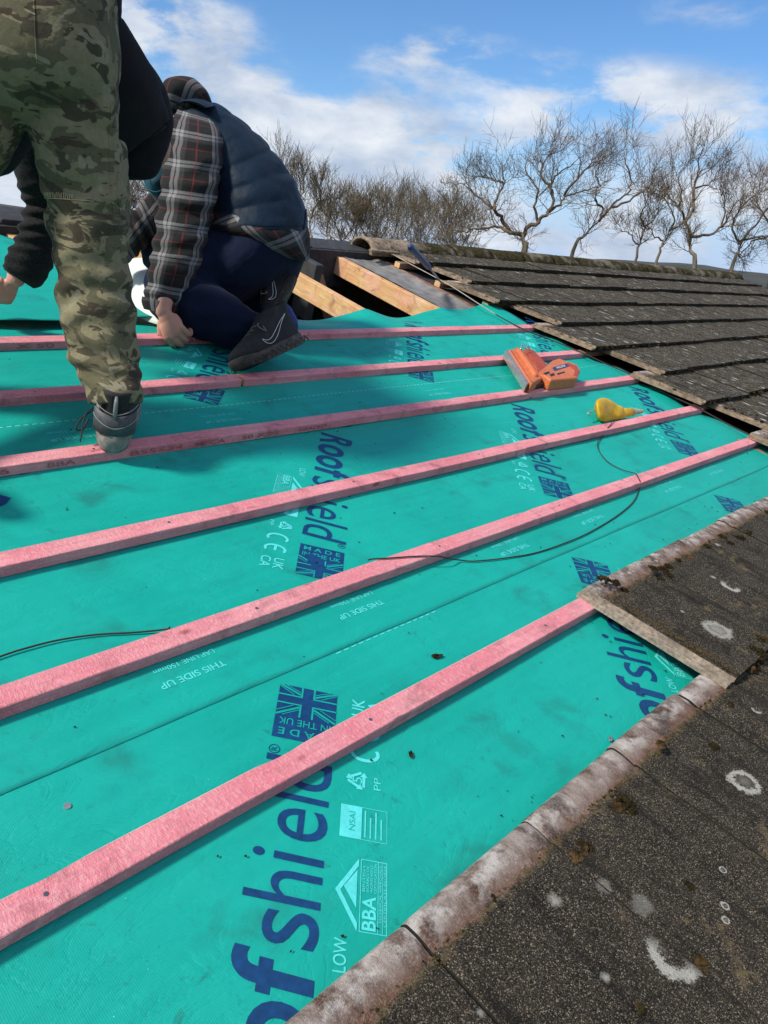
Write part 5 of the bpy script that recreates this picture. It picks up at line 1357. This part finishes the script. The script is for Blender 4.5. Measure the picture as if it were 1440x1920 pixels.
g_, f_, ar = glyphs('PASLODE', .2, .01); m = MB(); m.add([P_[0].lerp(P_[1], .2+.6*a).lerp(P_[3].lerp(P_[2], .2+.6*a), .78-.56*b)+Vector((0, 0, .0006)) for a, b in g_], f_); m.build('label_lettering', M_WHT, parent=gun)
for px in ([(1020,699), (1028,696), (1032,699), (1023,703)], [(1030,702), (1038,699), (1041,703), (1034,706)], [(1044,700), (1058,696), (1060,698), (1046,703)]): slab('vent_slot', px, .0848, .006, .0006, M_BLKP)
slab('nose', [(989,722), (996,712), (1010,703), (1022,702), (1030,709), (1026,717), (1006,721)], .055, .035, .005, M_BLKP)
m = MB(); m.tube([at(1000,717,.056), at(1018,708,.058)], .006, 10); m.tube([at(1008,720,.050), at(1026,713,.052)], .004, 8); m.build('nose_fitting', M_SIL, parent=gun, smooth=True)
m = MB(); m.tube(curve([cr(976,655,D(976,655,.08)), cr(979,646,D(979,648,.09)), cr(986,654,D(986,654,.08)), cr(989,647,D(989,648,.09)), cr(994,656,D(994,656,.07))], 3), .0028, 6); m.build('belt_hook', M_SIL, parent=gun, smooth=True)
slab('trigger', [(1024,690), (1030,685), (1034,690), (1028,696)], .066, .02, .002, M_BLKP)

reel = thing('chalk_line_reel', at(1145, 780, .03), 'yellow teardrop chalk line reel with a slack dark string, leaning on a red batten', 'chalk line reel')
lg('reel_body', [(1114,762,1117,778,D(1116,770,.03),1.3), (1118,752,1124,789,D(1121,772,.035),1.25), (1126,747,1134,792,D(1130,772,.035),1.1), (1137,747,1144,790,D(1141,771,.035),1.0), (1148,752,1153,788,D(1151,771,.035),.95), (1158,759,1162,786,D(1160,773,.035),.9), (1168,763,1170,784,D(1170,774,.035),.85)], M_YEL, reel, 6, 32, 2.6)
lg('nozzle', [(1165,765,1167,783,D(1167,774,.035),.8), (1180,765,1182,781,D(1181,773,.035),.9), (1188,765,1190,779,D(1189,772,.035),.9)], M_YEL, reel, 5, 24)
lg('nozzle_tip', [(1187,767,1189,778,D(1188,772,.035),.9), (1196,767,1198,776,D(1197,771,.035),.9), (1206,768,1207,774,D(1206,771,.035),.8)], M_YELD, reel, 5, 20)
m = MB(); m.tube(curve([cr(1118,757,D(1118,757,.06)), cr(1128,749,D(1128,749,.06)), cr(1140,750,D(1140,750,.06)), cr(1152,757,D(1152,757,.06)), cr(1163,766,D(1163,766,.055))], 5), .0035, 8); m.build('reel_rim', M_YEL, parent=reel, smooth=True)
m = MB(); m.tube(curve([cr(1116,770,D(1116,770,.04)), cr(1108,771,D(1108,771,.045)), cr(1102,775,D(1102,775,.04)), cr(1106,778,D(1106,778,.035))], 4), .0032, 6); m.build('crank_hook', M_SIL, parent=reel, smooth=True)
zb = .034
def drape(s_, t_, n_): return Vector((s_, t_, n_))
pth = [at(1150,786,.04), at(1146,795,zb), at(1139,803,.030), at(1133,815,.006), at(1121,828,.006), at(1123,845,.006), at(1140,866,.006), at(1165,880,.006), at(1185,886,.010), at(1193,889,zb-.001), at(1199,900,zb-.001), at(1201,906,.026), at(1199,916,.006), at(1188,940,.006), at(1160,965,.006),
       at(1120,990,.006), at(1080,1010,.006), at(1010,1035,.006), at(950,1046,.006), at(890,1052,.006), at(862,1050,.008), at(840,1047,.024), at(822,1043,zb-.001), at(780,1043,zb-.001), at(735,1046,zb-.001), at(700,1048,zb-.001), at(690,1050,.032)]
m = MB(); m.tube(curve(pth, 5), .0019, 6); m.build('string', M_CORD, parent=reel, smooth=True)
m = MB(); m.tube(curve([at(318,1176,.03), at(310,1180,.010), at(250,1186,.006), at(180,1190,.006), at(110,1200,.006), at(50,1215,.006), at(0,1231,.006), at(-80,1262,.006)], 5), .0019, 6); m.build('string_end', M_CORD, parent=reel, smooth=True)
vc = [at(655,449,.05), at(700,457,.06), at(760,490,.06), at(840,533,.05), at(895,568,.05), at(930,590,.035), at(985,619,.036), at(1040,640,.03), at(1095,663,.038), at(1140,684,.030), at(1190,706,.038), at(1250,738,.028), at(1310,766,.038), at(1370,798,.028), at(1425,825,.038), at(1500,868,.03)]
m = MB(); m.tube(curve(vc[:6], 5), .0030, 6); m.build('guide_cord', M_CORDL, org=vc[0], smooth=True, label='pale taut cord from the ridge end over the stubs to the membrane corner', cat='cord')
m = MB(); m.tube(curve(vc[5:], 5), .0034, 6); m.build('guide_cord', M_CORD, org=vc[6], smooth=True, label='dark cord running down the right membrane edge across the batten ends', cat='cord')
ch = thing('chisel', at(815, 515, .1), 'blue handled chisel lodged upright between old tiles near the ridge', 'chisel')
a, b, c_ = cr(768, 462, D(768, 462, .30)), cr(806, 503, D(806, 503, .13)), cr(829, 532, D(829, 532, .055))
m = MB(); pts = [a.lerp(b, x) for x in (0, .04, .1, .3, .6, .9, 1)]; m.tube(pts, [.010, .017, .0195, .018, .017, .018, .012], 12); m.build('handle', simple('blue_handle', (.025, .06, .20), .4, 60, .3, .2), parent=ch, smooth=True)
m = MB(); m.tube([b, b.lerp(c_, .5), c_], [.007, .006, .0055], 8); m.build('blade', M_NAIL, parent=ch, smooth=True)
wsh = at(126, 1512, .001); m = MB(); m.tube([wsh, wsh+Vector((0, 0, .0018))], .0055, 20); m.build('washer', M_SIL, org=wsh, label='small round steel washer lying on the membrane at lower left', cat='washer')
R = random.Random(8)
for i, (u, v, L_, lab) in enumerate(((820,1230,.012,'small dark leaf scrap above the nearest batten'), (770,1414,.007,'dark crumb on the membrane below the nearest batten'), (905,1010-1,.010,'tiny dark chip near the lap seam, left of the near tiles'), (1145,1386,.007,'grey pebble beside the brown tile band'))):
    p = at(u, v, .004); m = MB(); m.ball(p, (L_, L_*.5, L_*.3), 10, 8, M=Matrix.Rotation(R.uniform(-1, 1), 4, 'Z'), nz=1.2, seed=i*3); m.build('debris', M_MOSS if i < 3 else M_GREYL, org=p, label=lab, cat='debris')

R = random.Random(31); mb = MB()
for k in range(230):
    if k % 3: s_ = R.uniform(.25, 3.9); t_ = R.uniform(.3, 2.4)
    else: s_ = R.uniform(.5, 3.5); t_ = .25+abs(R.gauss(0, .10))+(.33 if s_ > 1.8 else 0)
    if any(b-.055 < t_ < b+.006 for b in BT): continue
    r_ = R.uniform(.0009, .0030); mb.ball((s_, t_, sheet_z(s_, t_, .003)+r_*.4), (r_, r_*R.uniform(.4, 1), r_*.5), 6, 4, M=Matrix.Rotation(R.uniform(0, 3), 4, 'Z'), nz=.8, seed=k)
mb.build('grit', M_MOSS, org=(1, 1, 0), label='crumbs of moss and grit scattered over the green membrane', cat='grit', kind='stuff')
